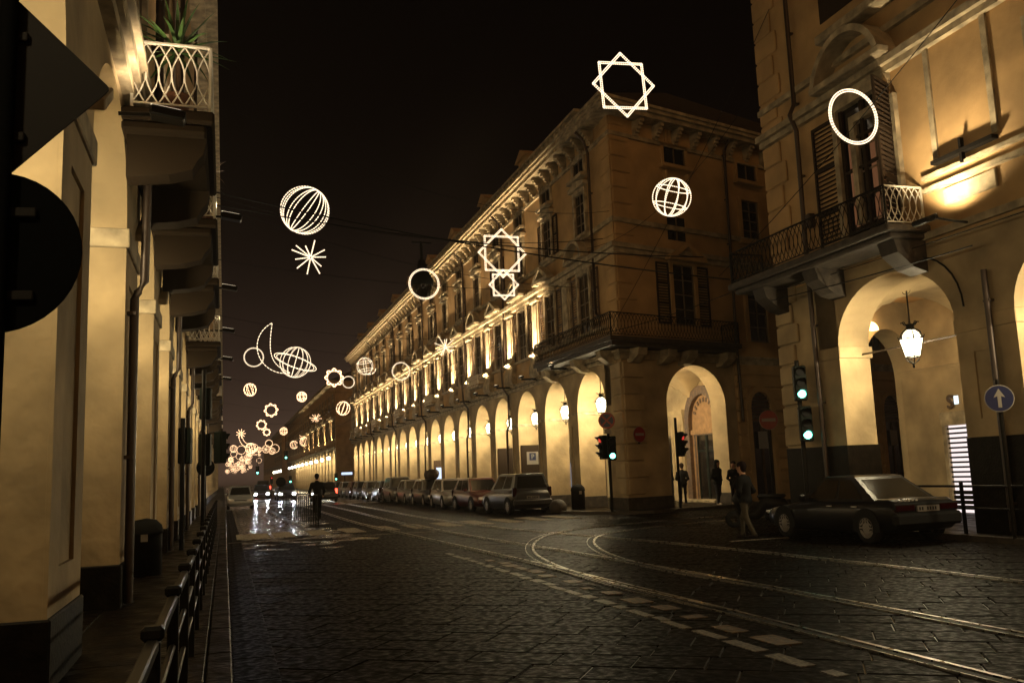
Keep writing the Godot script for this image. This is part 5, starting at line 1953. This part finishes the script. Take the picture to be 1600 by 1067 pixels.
	for sx in [-1, 1]:
		for z in [z_front, z_back]:
			var X = Transform3D(Basis(Vector3(0, sx, 0), Vector3(sx * -1, 0, 0) * -1, Vector3(0, 0, 1)), Vector3(sx * (hw - 0.19), wr, z))
			s = st()
			lathe(s, [Vector2(0.2, 0.0), Vector2(wr - 0.02, 0.0), Vector2(wr, 0.03), Vector2(wr, 0.16), Vector2(wr - 0.025, 0.195), Vector2(0.2, 0.2)], 24, X)
			var wh = part(o, "wheel", fin(s), M.rubber)
			s = st()
			lathe(s, [Vector2(0.2, 0.19), Vector2(0.185, 0.2), Vector2(0.16, 0.19), Vector2(0.05, 0.205), Vector2(0.0, 0.21)], 20, X)
			for h in 12:
				var a = TAU * h / 12
				box(s, X * Vector3(0.135 * cos(a), 0.198, 0.135 * sin(a)), Vector3(0.02, 0.08, 0.03), Basis(Vector3.RIGHT, a) )
			part(wh, "hub_cap", fin(s), M.hub)
			s = st()
			s.set_smooth_group(-1)
			var arch = arc_pts(z, wr, wr + 0.075, wr + 0.075, -0.2, PI + 0.2, 16)
			extrude(s, arch, 0.0, 0.012, Transform3D(Basis(Vector3(0, 0, -1) * -1, Vector3.UP, Vector3(sx, 0, 0)), Vector3(sx * (hw - 0.004), 0, 0)))
			part(o, "wheel_arch", fin(s), M.rubber)
	# bumpers, lamps, plates
	s = st()
	cbox(s, Vector3(0, 0.43, -L / 2 - 0.0), Vector3(Wd * 0.92, 0.2, 0.16), 0.05)
	part(o, "front_bumper", fin(s), M.rubber if kind == "saloon" else pm)
	s = st()
	cbox(s, Vector3(0, 0.46, L / 2 - 0.02), Vector3(Wd * 0.95, 0.24, 0.18), 0.05)
	part(o, "rear_bumper", fin(s), M.rubber if kind == "saloon" else pm)
	for sx in [-1, 1]:
		s = st()
		cbox(s, Vector3(sx * hw * 0.68, hood - 0.19, -L / 2 + 0.02), Vector3(0.34, 0.15, 0.12), 0.03)
		part(o, "headlight", fin(s), M.headlamp)
		if lit == "front":
			s = st()
			disc(s, 0.12, 0.0, 0.02, 16)
			part(o, "headlight_glow", fin(s), M.headlamp_glow, Transform3D(Basis(Vector3.UP, PI), Vector3(sx * hw * 0.68, hood - 0.19, -L / 2 - 0.05)))
			spot(o, Vector3(sx * hw * 0.68, hood - 0.19, -L / 2 - 0.12), Vector3(0, -0.06, -1), [0.92, 0.95, 1.0], 14.0, 28.0, 0.06)
		s = st()
		if kind == "mpv" or kind == "estate" or kind == "hatch":
			cbox(s, Vector3(sx * hw * 0.86, belt - 0.08, L * 0.478), Vector3(0.16, 0.36, 0.14), 0.03)
		else:
			cbox(s, Vector3(sx * hw * 0.62, belt - 0.13, L / 2 - 0.03), Vector3(hw * 0.55, 0.13, 0.08), 0.02)
		part(o, "tail_light", fin(s), M.tail_glow if lit == "rear" else M.tail_red)
		s = st()
		cbox(s, Vector3(sx * (hw + 0.06), belt + 0.06, zf0 + 0.28), Vector3(0.16, 0.12, 0.09), 0.03)
		part(o, "mirror", fin(s), pm)
		s = st()
		for zz in [zf0 + L * 0.24, zf0 + L * 0.42]:
			slab(s, sx * (hw - 0.01), sx * (hw + 0.012), belt - 0.12, belt - 0.09, zz, zz + 0.15)
		part(o, "door_handle", fin(s), M.headlamp)
	s = st()
	slab(s, -0.26, 0.26, 0.60, 0.71, L / 2 + (0.0 if kind == "saloon" else 0.0) - 0.02, L / 2 + 0.035)
	var pt = part(o, "number_plate", fin(s), M.plate)
	s = st()
	for k in 7:
		if k != 2:
			slab(s, -0.22 + k * 0.062, -0.185 + k * 0.062, 0.625, 0.685, L / 2 + 0.0352, L / 2 + 0.037)
	part(pt, "plate_marks", fin(s), M.rubber)
	return o

func cars():
	mat("hub", [0.2, 0.175, 0.15], 0.4, 0.6)
	mat("headlamp", [0.5, 0.48, 0.45], 0.12, 0.4)
	mat("tail_red", [0.014, 0.001, 0.001], 0.25).metallic_specular = 0.3
	mat("plate", [0.12, 0.105, 0.09], 0.5)
	var sl = car("saloon_car", "black four-door saloon parked under the right arcade, boot towards us", Vector3(12.58, 0, -16.32), 0.03, 4.12, 1.66, 1.29, "saloon", [0.008, 0.008, 0.009], "")
	var s = st()
	for k in 5:
		slab(s, -0.62 + k * 0.09, -0.57 + k * 0.09, 0.80, 0.835, 2.05, 2.065)
	part(sl, "badge_letters", fin(s), M.headlamp)
	s = st()
	cbox(s, Vector3(0, 0.70, 2.02), Vector3(1.5, 0.12, 0.08), 0.015)
	part(sl, "reflector_strip", fin(s), M.rubber)
	var G = "cars parked along the arcade kerb"
	car("people_carrier", "dark grey compact people carrier, nearest of the parked row", Vector3(11.35, 0, -35.9), 0.05, 3.95, 1.70, 1.58, "mpv", [0.028, 0.026, 0.024], G)
	car("hatchback", "dark red hatchback parked second in the row", Vector3(11.15, 0, -40.6), PI + 0.06, 3.8, 1.64, 1.46, "hatch", [0.05, 0.004, 0.0035], G)
	car("hatchback", "silver hatchback parked just beyond the dark red hatchback", Vector3(11.0, 0, -45.3), PI, 3.8, 1.64, 1.46, "hatch", [0.15, 0.135, 0.12], G)
	car("estate_car", "dark estate car parked with a dark load on its roof rack", Vector3(11.15, 0, -50.6), PI, 4.3, 1.7, 1.45, "estate", [0.02, 0.02, 0.022], G)
	car("hatchback", "grey hatchback parked behind the estate with the roof load", Vector3(11.1, 0, -55.6), PI, 3.9, 1.66, 1.46, "hatch", [0.09, 0.08, 0.072], G)
	car("people_carrier", "tall dark silver people carrier parked in the middle of the row", Vector3(11.1, 0, -60.6), PI, 4.1, 1.72, 1.66, "mpv", [0.05, 0.045, 0.04], G)
	for k in 7:
		car("hatchback", "parked hatchback, %s beyond the tall people carrier" % ORD[k], Vector3(11.1, 0, -66.0 - 5.2 * k), PI if k % 3 else 0.0, 3.9, 1.66, 1.44, "hatch", [[0.03, 0.03, 0.03], [0.09, 0.085, 0.08], [0.03, 0.03, 0.035], [0.05, 0.015, 0.015], [0.13, 0.13, 0.125], [0.02, 0.02, 0.02], [0.07, 0.065, 0.06]][k], G)
	# load on the roof rack of the estate: a dark wrapped bundle
	s = st()
	s.set_smooth_group(1)
	var pr = []
	for i in 9:
		pr.append(Vector3(0.0, 1.62 + 0.05 * sin(i * 2.1), -1.2 + 2.5 * i / 8.0))
	tube(s, pr, [0.1, 0.22, 0.28, 0.25, 0.29, 0.27, 0.3, 0.26, 0.12], 10)
	solo("roof_bundle", "dark wrapped bundle on the roof of the parked estate car", "bundle", fin(s), M.shutter_dark, T(11.1, 0.08, -50.7))
	car("hatchback", "pale hatchback standing at the left kerb far down the street", Vector3(0.98, 0, -63.0), PI, 3.9, 1.66, 1.46, "hatch", [0.22, 0.22, 0.22], "cars in the traffic down the street")
	car("hatchback", "black car driving away with red tail lights lit", Vector3(7.2, 0, -71.0), 0.0, 3.9, 1.7, 1.5, "hatch", [0.01, 0.01, 0.01], "cars in the traffic down the street", "rear")
	car("hatchback", "oncoming car with white headlights, left of two in traffic", Vector3(3.4, 0, -93.0), PI, 3.9, 1.66, 1.46, "hatch", [0.03, 0.03, 0.04], "cars in the traffic down the street", "front")
	car("hatchback", "oncoming car with white headlights, right of two in traffic", Vector3(5.2, 0, -84.0), PI, 4.0, 1.7, 1.5, "hatch", [0.03, 0.03, 0.04], "cars in the traffic down the street", "front")
	car("people_carrier", "dark van-like car far ahead with its tail lights lit", Vector3(4.3, 0, -112.0), 0.0, 4.2, 1.76, 1.9, "mpv", [0.02, 0.02, 0.02], "cars in the traffic down the street", "rear")
	# scooter by the man crossing
	var o = thing("motor_scooter", "dark motor scooter parked at the corner behind the black saloon", "scooter", Vector3(13.0, 0, -20.6), 0.9)
	s = st()
	for z in [-0.62, 0.62]:
		var X = Transform3D(Basis(Vector3(0, 1, 0), Vector3(1, 0, 0), Vector3(0, 0, 1)), Vector3(0, 0.22, z))
		s = st()
		lathe(s, [Vector2(0.1, -0.05), Vector2(0.22, -0.05), Vector2(0.22, 0.05), Vector2(0.1, 0.05)], 16, X)
		part(o, "wheel", fin(s), M.rubber)
	s = st()
	tube(s, [Vector3(0, 0.3, 0.85), Vector3(0, 0.55, 0.6), Vector3(0, 0.6, 0.2), Vector3(0, 0.32, -0.05), Vector3(0, 0.32, -0.3), Vector3(0, 0.75, -0.5), Vector3(0, 0.95, -0.45)], [0.08, 0.19, 0.2, 0.14, 0.14, 0.17, 0.06], 10)
	part(o, "body", fin(s), M.black_iron)
	s = st()
	cbox(s, Vector3(0, 0.78, 0.35), Vector3(0.28, 0.1, 0.7), 0.04)
	part(o, "seat", fin(s), M.rubber)
	s = st()
	tube(s, [Vector3(-0.32, 1.02, -0.38), Vector3(0, 1.0, -0.46), Vector3(0.32, 1.02, -0.38)], 0.02, 6)
	part(o, "handlebar", fin(s), M.black_iron)
	s = st()
	cbox(s, Vector3(0, 1.15, -0.55), Vector3(0.34, 0.34, 0.02), 0.008, Basis(Vector3.RIGHT, 0.3))
	part(o, "windshield", fin(s), M.window_glass)

# ------------------------------------------------------------------ people
# a body from tapered bones joined with a smooth minimum, meshed as surface nets
# bones: [a, b, ra, rb, colour]
func body_surface(s, bones, cell, blend):
	var lo = Vector3.INF
	var hi = -Vector3.INF
	for b in bones:
		var m = maxf(b[2], b[3]) + cell * 2.5
		for p in [b[0], b[1]]:
			lo = lo.min(p - Vector3(m, m, m))
			hi = hi.max(p + Vector3(m, m, m))
	var n = Vector3i(((hi - lo) / cell).ceil()) + Vector3i.ONE
	var nx = n.x
	var ny = n.y
	var nz = n.z
	var F = PackedFloat32Array()
	F.resize(nx * ny * nz)
	F.fill(1.0)
	for b in bones:
		var a: Vector3 = b[0]
		var d: Vector3 = b[1] - a
		var dl: float = maxf(d.length_squared(), 0.000001)
		var ra: float = b[2]
		var rb: float = b[3]
		var m: float = maxf(ra, rb) + blend + cell * 2
		var l0 = (a.min(b[1]) - Vector3(m, m, m) - lo) / cell
		var h0 = (a.max(b[1]) + Vector3(m, m, m) - lo) / cell
		for i in range(maxi(0, int(l0.x)), mini(nx, int(h0.x) + 2)):
			for j in range(maxi(0, int(l0.y)), mini(ny, int(h0.y) + 2)):
				for k in range(maxi(0, int(l0.z)), mini(nz, int(h0.z) + 2)):
					var p = lo + Vector3(i, j, k) * cell - a
					var t = clampf(p.dot(d) / dl, 0.0, 1.0)
					var v = (p - d * t).length() - lerpf(ra, rb, t)
					var id = (i * ny + j) * nz + k
					var o = F[id]
					var h = maxf(blend - absf(o - v), 0.0) / blend
					F[id] = minf(o, v) - h * h * blend * 0.25
	var ids = {}
	var pts = PackedVector3Array()
	for i in nx - 1:
		for j in ny - 1:
			for k in nz - 1:
				var sum = Vector3.ZERO
				var cnt = 0
				var id = (i * ny + j) * nz + k
				var f0 = F[id]
				var any = false
				for c in 8:
					if (F[id + ((c & 1) * ny + ((c >> 1) & 1)) * nz + (c >> 2)] < 0) != (f0 < 0):
						any = true
						break
				if not any:
					continue
				for e in [[0, 1], [2, 3], [4, 5], [6, 7], [0, 2], [1, 3], [4, 6], [5, 7], [0, 4], [1, 5], [2, 6], [3, 7]]:
					var A = Vector3(e[0] & 1, (e[0] >> 1) & 1, e[0] >> 2)
					var B = Vector3(e[1] & 1, (e[1] >> 1) & 1, e[1] >> 2)
					var va = F[id + ((e[0] & 1) * ny + ((e[0] >> 1) & 1)) * nz + (e[0] >> 2)]
					var vb = F[id + ((e[1] & 1) * ny + ((e[1] >> 1) & 1)) * nz + (e[1] >> 2)]
					if (va < 0) != (vb < 0):
						sum += A.lerp(B, va / (va - vb))
						cnt += 1
				ids[id] = pts.size()
				pts.append(lo + (Vector3(i, j, k) + sum / cnt) * cell)
	var colour = func(p):
		var best = 9.0
		var c = Color.BLACK
		for b in bones:
			var d = b[1] - b[0]
			var t = clampf((p - b[0]).dot(d) / maxf(d.length_squared(), 0.000001), 0.0, 1.0)
			var v = (p - b[0] - d * t).length() - lerpf(b[2], b[3], t)
			if v < best:
				best = v
				c = b[4]
		return c
	var cols = []
	for p in pts:
		cols.append(colour.call(p))
	s.set_smooth_group(1)
	var put = func(q, flip):
		var ord = [0, 1, 2, 0, 2, 3] if flip else [0, 2, 1, 0, 3, 2]
		for o in ord:
			s.set_color(cols[q[o]])
			s.add_vertex(pts[q[o]])
	for i in range(1, nx - 1):
		for j in range(1, ny - 1):
			for k in range(1, nz - 1):
				var id = (i * ny + j) * nz + k
				var v = F[id] < 0
				if v != (F[id + ny * nz] < 0):
					put.call([ids[id - nz - 1], ids[id - 1], ids[id], ids[id - nz]], not v)
				if v != (F[id + nz] < 0):
					put.call([ids[id - ny * nz - 1], ids[id - ny * nz], ids[id], ids[id - 1]], not v)
				if v != (F[id + 1] < 0):
					put.call([ids[id - ny * nz - nz], ids[id - nz], ids[id], ids[id - ny * nz]], not v)
	s.set_smooth_group(-1)

func person(label, at, turn, h, coat, legs, hair, pose, cap = false):
	# faces -z before the turn; pose: hips and knees in fractions of height
	var o = thing("person", label, "person", at, turn)
	var k = h / 1.75
	var C = Color(coat[0], coat[1], coat[2])
	var Lg = Color(legs[0], legs[1], legs[2])
	var Sk = Color(0.36, 0.2, 0.13)
	var Sh = Color(0.02, 0.018, 0.016) if pose.get("pale_shoes", false) == false else Color(0.45, 0.36, 0.3)
	var st_ = pose.get("stride", 0.0)
	var hip = Vector3(0, 0.92, 0) + pose.get("hip", Vector3.ZERO)
	var lean = pose.get("lean", 0.0)
	var chest = hip + Vector3(0, 0.42, -0.42 * lean)
	var neck = hip + Vector3(0, 0.60, -0.58 * lean)
	var head = neck + Vector3(0, 0.13, -0.03 - 0.08 * lean)
	var bones = [
		[hip + Vector3(-0.07, 0, 0), hip + Vector3(0.07, 0, 0), 0.135, 0.135, C if pose.get("long", true) else Lg],
		[hip + Vector3(0, 0.04, 0), chest, 0.145, 0.165, C],
		[chest + Vector3(-0.10, 0.0, 0), chest + Vector3(0.10, 0, 0), 0.135, 0.135, C],
		[chest + Vector3(-0.17, 0.09, 0), chest + Vector3(0.17, 0.09, 0), 0.078, 0.078, C],
		[chest + Vector3(0, 0.1, 0), neck, 0.09, 0.062, C],
		[neck, head, 0.056, 0.06, Sk],
	]
	for sx in [-1, 1]:
		var hp = hip + Vector3(sx * 0.095, -0.04, 0)
		var f = st_ * sx
		var knee = pose.knees[(sx + 1) / 2] if pose.has("knees") else Vector3(sx * 0.10, 0.49, -0.10 * absf(st_) * 2.0 - f * 0.22 + 0.05 * absf(st_))
		var foot = pose.feet[(sx + 1) / 2] if pose.has("feet") else Vector3(sx * 0.10, 0.085, -f * 0.42 + (0.06 if f < 0 else 0.0))
		bones.append([hp, knee, 0.098, 0.068, Lg])
		bones.append([knee, foot, 0.066, 0.05, Lg])
		bones.append([foot + Vector3(0, -0.035, 0.03), foot + Vector3(sx * 0.02, -0.045, -0.16), 0.042, 0.036, Sh])
		var sh = chest + Vector3(sx * 0.20, 0.08, 0.0)
		var el = pose.elbows[(sx + 1) / 2] if pose.has("elbows") else sh + Vector3(sx * 0.07, -0.29, 0.06 + f * 0.1)
		var ha = pose.hands[(sx + 1) / 2] if pose.has("hands") else hip + Vector3(sx * 0.17, 0.10, -0.10)
		bones.append([sh, el, 0.066, 0.055, C])
		bones.append([el, ha, 0.054, 0.042, C])
	var s = st()
	for b in bones:
		for i in 2:
			b[i] = b[i] * k
		b[2] *= k
		b[3] *= k
	body_surface(s, bones, 0.026, 0.05)
	# head with a face, its own finer grid
	var hd = head * k + Vector3(0, 0.05, 0)
	var yaw = Basis(Vector3.UP, pose.get("look", 0.0))
	var hb = [
		[hd + yaw * Vector3(0, 0.045, 0.015), hd + yaw * Vector3(0, 0.03, -0.02), 0.088, 0.082, Sk],
		[hd + yaw * Vector3(0, -0.03, -0.035), hd + yaw * Vector3(0, -0.075, -0.06), 0.062, 0.036, Sk],
		[hd + yaw * Vector3(0, 0.02, -0.1), hd + yaw * Vector3(0, -0.022, -0.118), 0.010, 0.016, Sk],
		[hd + yaw * Vector3(-0.035, 0.032, -0.09), hd + yaw * Vector3(0.035, 0.032, -0.09), 0.013, 0.013, Sk],
		[hd + yaw * Vector3(-0.02, -0.052, -0.088), hd + yaw * Vector3(0.02, -0.052, -0.088), 0.011, 0.011, Color(0.3, 0.12, 0.1)],
		[hd + yaw * Vector3(-0.088, 0.02, 0.0), hd + yaw * Vector3(-0.092, -0.02, 0.0), 0.014, 0.010, Sk],
		[hd + yaw * Vector3(0.088, 0.02, 0.0), hd + yaw * Vector3(0.092, -0.02, 0.0), 0.014, 0.010, Sk],
		[hd + yaw * Vector3(0, -0.05, 0.0), hd + yaw * Vector3(0, -0.14, 0.01), 0.055, 0.058, Sk],
	]
	for e in [-1, 1]:
		hb.append([hd + yaw * Vector3(e * 0.033, 0.012, -0.083), hd + yaw * Vector3(e * 0.033, 0.012, -0.085), 0.0125, 0.0125, Color(0.05, 0.04, 0.03)])
	body_surface(s, hb, 0.0085, 0.018)
	# hands
	if pose.get("show_hands", false):
		for sx in [-1, 1]:
			var ha = pose.hands[(sx + 1) / 2] * k
			var el = pose.elbows[(sx + 1) / 2] * k
			var d = (ha - el).normalized()
			var u = d.cross(Vector3.RIGHT).normalized()
			var w = d.cross(u)
			var fb = [[ha, ha + d * 0.085, 0.026, 0.03, Sk], [ha + d * 0.03 + w * 0.02, ha + d * 0.075 + w * 0.05 + u * 0.02, 0.011, 0.008, Sk]]
			for f in 4:
				var b0 = ha + d * 0.085 + w * (0.03 - 0.02 * f)
				var ln = [0.065, 0.075, 0.07, 0.055][f]
				var b1 = b0 + d * ln * 0.5 + u * 0.008
				fb.append([b0, b1, 0.0095, 0.009, Sk])
				fb.append([b1, b1 + d * ln * 0.35 + u * 0.025, 0.009, 0.0075, Sk])
			body_surface(s, fb, 0.006, 0.008)
	part(o, "body", fin(s), M.skin_cloth)
	# hair or cap
	s = st()
	var hc = Color(hair[0], hair[1], hair[2])
	var hl = [[hd + yaw * Vector3(0, 0.062, 0.022), hd + yaw * Vector3(0, 0.055, -0.012), 0.093, 0.09, hc], [hd + yaw * Vector3(0, 0.02, 0.045), hd + yaw * Vector3(0, -0.045, 0.05), 0.078, 0.06, hc]]
	if pose.get("long_hair", false):
		hl.append([hd + yaw * Vector3(-0.07, 0.03, 0.02), hd + yaw * Vector3(-0.085, -0.16, 0.0), 0.035, 0.045, hc])
		hl.append([hd + yaw * Vector3(0.07, 0.03, 0.02), hd + yaw * Vector3(0.085, -0.16, 0.0), 0.035, 0.045, hc])
		hl.append([hd + yaw * Vector3(0, 0.0, 0.06), hd + yaw * Vector3(0, -0.2, 0.07), 0.06, 0.07, hc])
	body_surface(s, hl, 0.012, 0.03)
	part(o, "cap" if cap else "hair", fin(s), M.skin_cloth)
	return o

func people():
	var m = mat("skin_cloth", [1, 1, 1], 0.85)
	m.vertex_color_use_as_albedo = true
	m.metallic_specular = 0.15
	var dark = [0.010, 0.009, 0.009]
	person("person in dark coat and pale trousers crossing the side street near us", Vector3(11.05, 0, -18.0), 0.5, 1.56, dark, [0.05, 0.042, 0.03], [0.008, 0.007, 0.006], {"stride": 0.45, "lean": 0.03, "long": true})
	person("person with long dark hair in dark jacket facing us before the portal", Vector3(18.0, 0.1, -31.2), PI + 0.35, 1.62, dark, [0.03, 0.028, 0.035], [0.007, 0.006, 0.005], {"stride": 0.16, "long_hair": true, "pale_shoes": true, "look": 0.2})
	person("person in dark padded jacket beside the long-haired person", Vector3(18.55, 0.1, -30.9), PI - 0.5, 1.54, dark, [0.016, 0.015, 0.018], [0.008, 0.007, 0.006], {"stride": 0.22, "pale_shoes": true, "look": -0.4})
	person("person in dark jacket walking away under the corner arch", Vector3(18.2, 0.1, -34.4), -0.5, 1.55, dark, [0.012, 0.012, 0.014], [0.02, 0.014, 0.01], {"stride": 0.5, "lean": 0.1})
	person("person half hidden by the pier of the corner arch", Vector3(17.3, 0.1, -34.0), -0.4, 1.55, dark, dark, [0.01, 0.01, 0.01], {"stride": 0.3})
	# cyclist
	var bx = Vector3(3.55, 0, -37.6)
	person("person in black riding a bicycle away along the lane fence", bx, -0.05, 1.76, [0.006, 0.006, 0.006], [0.006, 0.006, 0.006], [0.006, 0.006, 0.006], {"hip": Vector3(0, 0.04, 0.12), "lean": 0.35, "long": false, "show_hands": true,
		"knees": [Vector3(-0.10, 0.72, -0.26), Vector3(0.10, 0.52, -0.16)], "feet": [Vector3(-0.10, 0.40, -0.06), Vector3(0.10, 0.17, 0.02)],
		"elbows": [Vector3(-0.29, 1.17, -0.24), Vector3(0.29, 1.17, -0.24)], "hands": [Vector3(-0.26, 1.03, -0.46), Vector3(0.26, 1.03, -0.46)]})
	var o = thing("bicycle", "dark bicycle under the rider beside the lane fence", "bicycle", bx, -0.05)
	for z in [-0.55, 0.5]:
		var s = st()
		var p = []
		for i in 24:
			p.append(Vector3(0, 0.34 + 0.33 * sin(TAU * i / 24), z + 0.33 * cos(TAU * i / 24)))
		tube(s, p, 0.018, 6, true)
		var w = part(o, "wheel", fin(s), M.rubber)
		s = st()
		for i in 8:
			tube(s, [Vector3(0, 0.34, z), p[i * 3]], 0.003, 4)
		part(w, "spokes", fin(s), M.hub)
	var s = st()
	tube(s, [Vector3(0, 0.34, 0.5), Vector3(0, 0.82, 0.2), Vector3(0, 0.32, 0.02), Vector3(0, 0.34, 0.5)], 0.015, 6)
	tube(s, [Vector3(0, 0.32, 0.02), Vector3(0, 0.85, -0.36), Vector3(0, 0.80, 0.2)], 0.016, 6)
	tube(s, [Vector3(0, 0.34, -0.55), Vector3(0, 0.95, -0.34)], 0.016, 6)
	part(o, "frame", fin(s), M.black_iron)
	s = st()
	tube(s, [Vector3(-0.28, 1.0, -0.44), Vector3(0, 0.98, -0.34), Vector3(0.28, 1.0, -0.44)], 0.014, 6)
	part(o, "handlebar", fin(s), M.black_iron)
	s = st()
	cbox(s, Vector3(0, 0.86, 0.2), Vector3(0.14, 0.06, 0.25), 0.02)
	part(o, "saddle", fin(s), M.rubber)

# ------------------------------------------------------------------ plants on the balconies
func leaf_mesh(l, w, droop):
	var s = st()
	s.set_smooth_group(1)
	for i in 6:
		var t0 = i / 6.0
		var t1 = (i + 1) / 6.0
		var f = func(t): return Vector3(0, l * t * (1 - 0.3 * droop * t), l * droop * t * t)
		var wd = func(t): return w * sin(PI * clampf(0.18 + 0.82 * t, 0, 1))
		var a = f.call(t0)
		var b = f.call(t1)
		var k0 = wd.call(t0)
		var k1 = wd.call(t1)
		poly(s, [a + Vector3(-k0, 0, 0), a + Vector3(0, 0, 0.3 * k0), b + Vector3(0, 0, 0.3 * k1), b + Vector3(-k1, 0, 0)], Vector3(0, -0.2, 1))
		poly(s, [a + Vector3(k0, 0, 0), a + Vector3(0, 0, 0.3 * k0), b + Vector3(0, 0, 0.3 * k1), b + Vector3(k1, 0, 0)], Vector3(0, -0.2, 1))
	return fin(s)

func plants():
	var green = mat("leaf_green", [0.035, 0.075, 0.016], 0.45)
	green.backlight_enabled = true
	green.backlight = Color(0.1, 0.2, 0.04)
	mat("leaf_dry", [0.16, 0.10, 0.05], 0.7)
	mat("clay_pot", [0.16, 0.07, 0.035], 0.8)
	var spots = [["spiky green potted yucca on the nearest left balcony", Vector3(-0.62, 6.28, -11.9), 0.75, 34, "leaf_green", 0.4], ["spiky green plant leaning out over the second left balcony", Vector3(-0.5, 6.28, -16.9), 0.55, 26, "leaf_green", 0.25], ["dry brown spiky plant above the second left balcony", Vector3(-0.35, 6.28, -17.6), 0.42, 22, "leaf_dry", 0.7]]
	for k in spots.size():
		var q = spots[k]
		var o = thing("potted_plant", q[0], "potted plant", q[1])
		var s = st()
		lathe(s, [Vector2(0, 0.0), Vector2(0.12, 0.0), Vector2(0.17, 0.26), Vector2(0.18, 0.3), Vector2(0.15, 0.3), Vector2(0.14, 0.26), Vector2(0.0, 0.26)], 14)
		part(o, "pot", fin(s), M.clay_pot)
		s = st()
		tube(s, [Vector3(0, 0.2, 0), Vector3(0.02, 0.4, 0), Vector3(0.0, 0.55 + q[5], 0.0)], 0.035, 6)
		part(o, "stem", fin(s), M.old_wood)
		var shapes = [leaf_mesh(q[2], 0.026, 0.25), leaf_mesh(q[2] * 0.9, 0.024, 0.6), leaf_mesh(q[2] * 1.05, 0.024, 0.1)]
		for i in q[3]:
			var yaw = TAU * i * 0.382
			var tilt = lerpf(0.1, 1.7, float(i) / q[3])
			part(o, "leaf", shapes[i % 3], M[q[4]], Transform3D(Basis(Vector3.UP, yaw) * Basis(Vector3.RIGHT, tilt), Vector3(0, 0.5 + q[5], 0)))
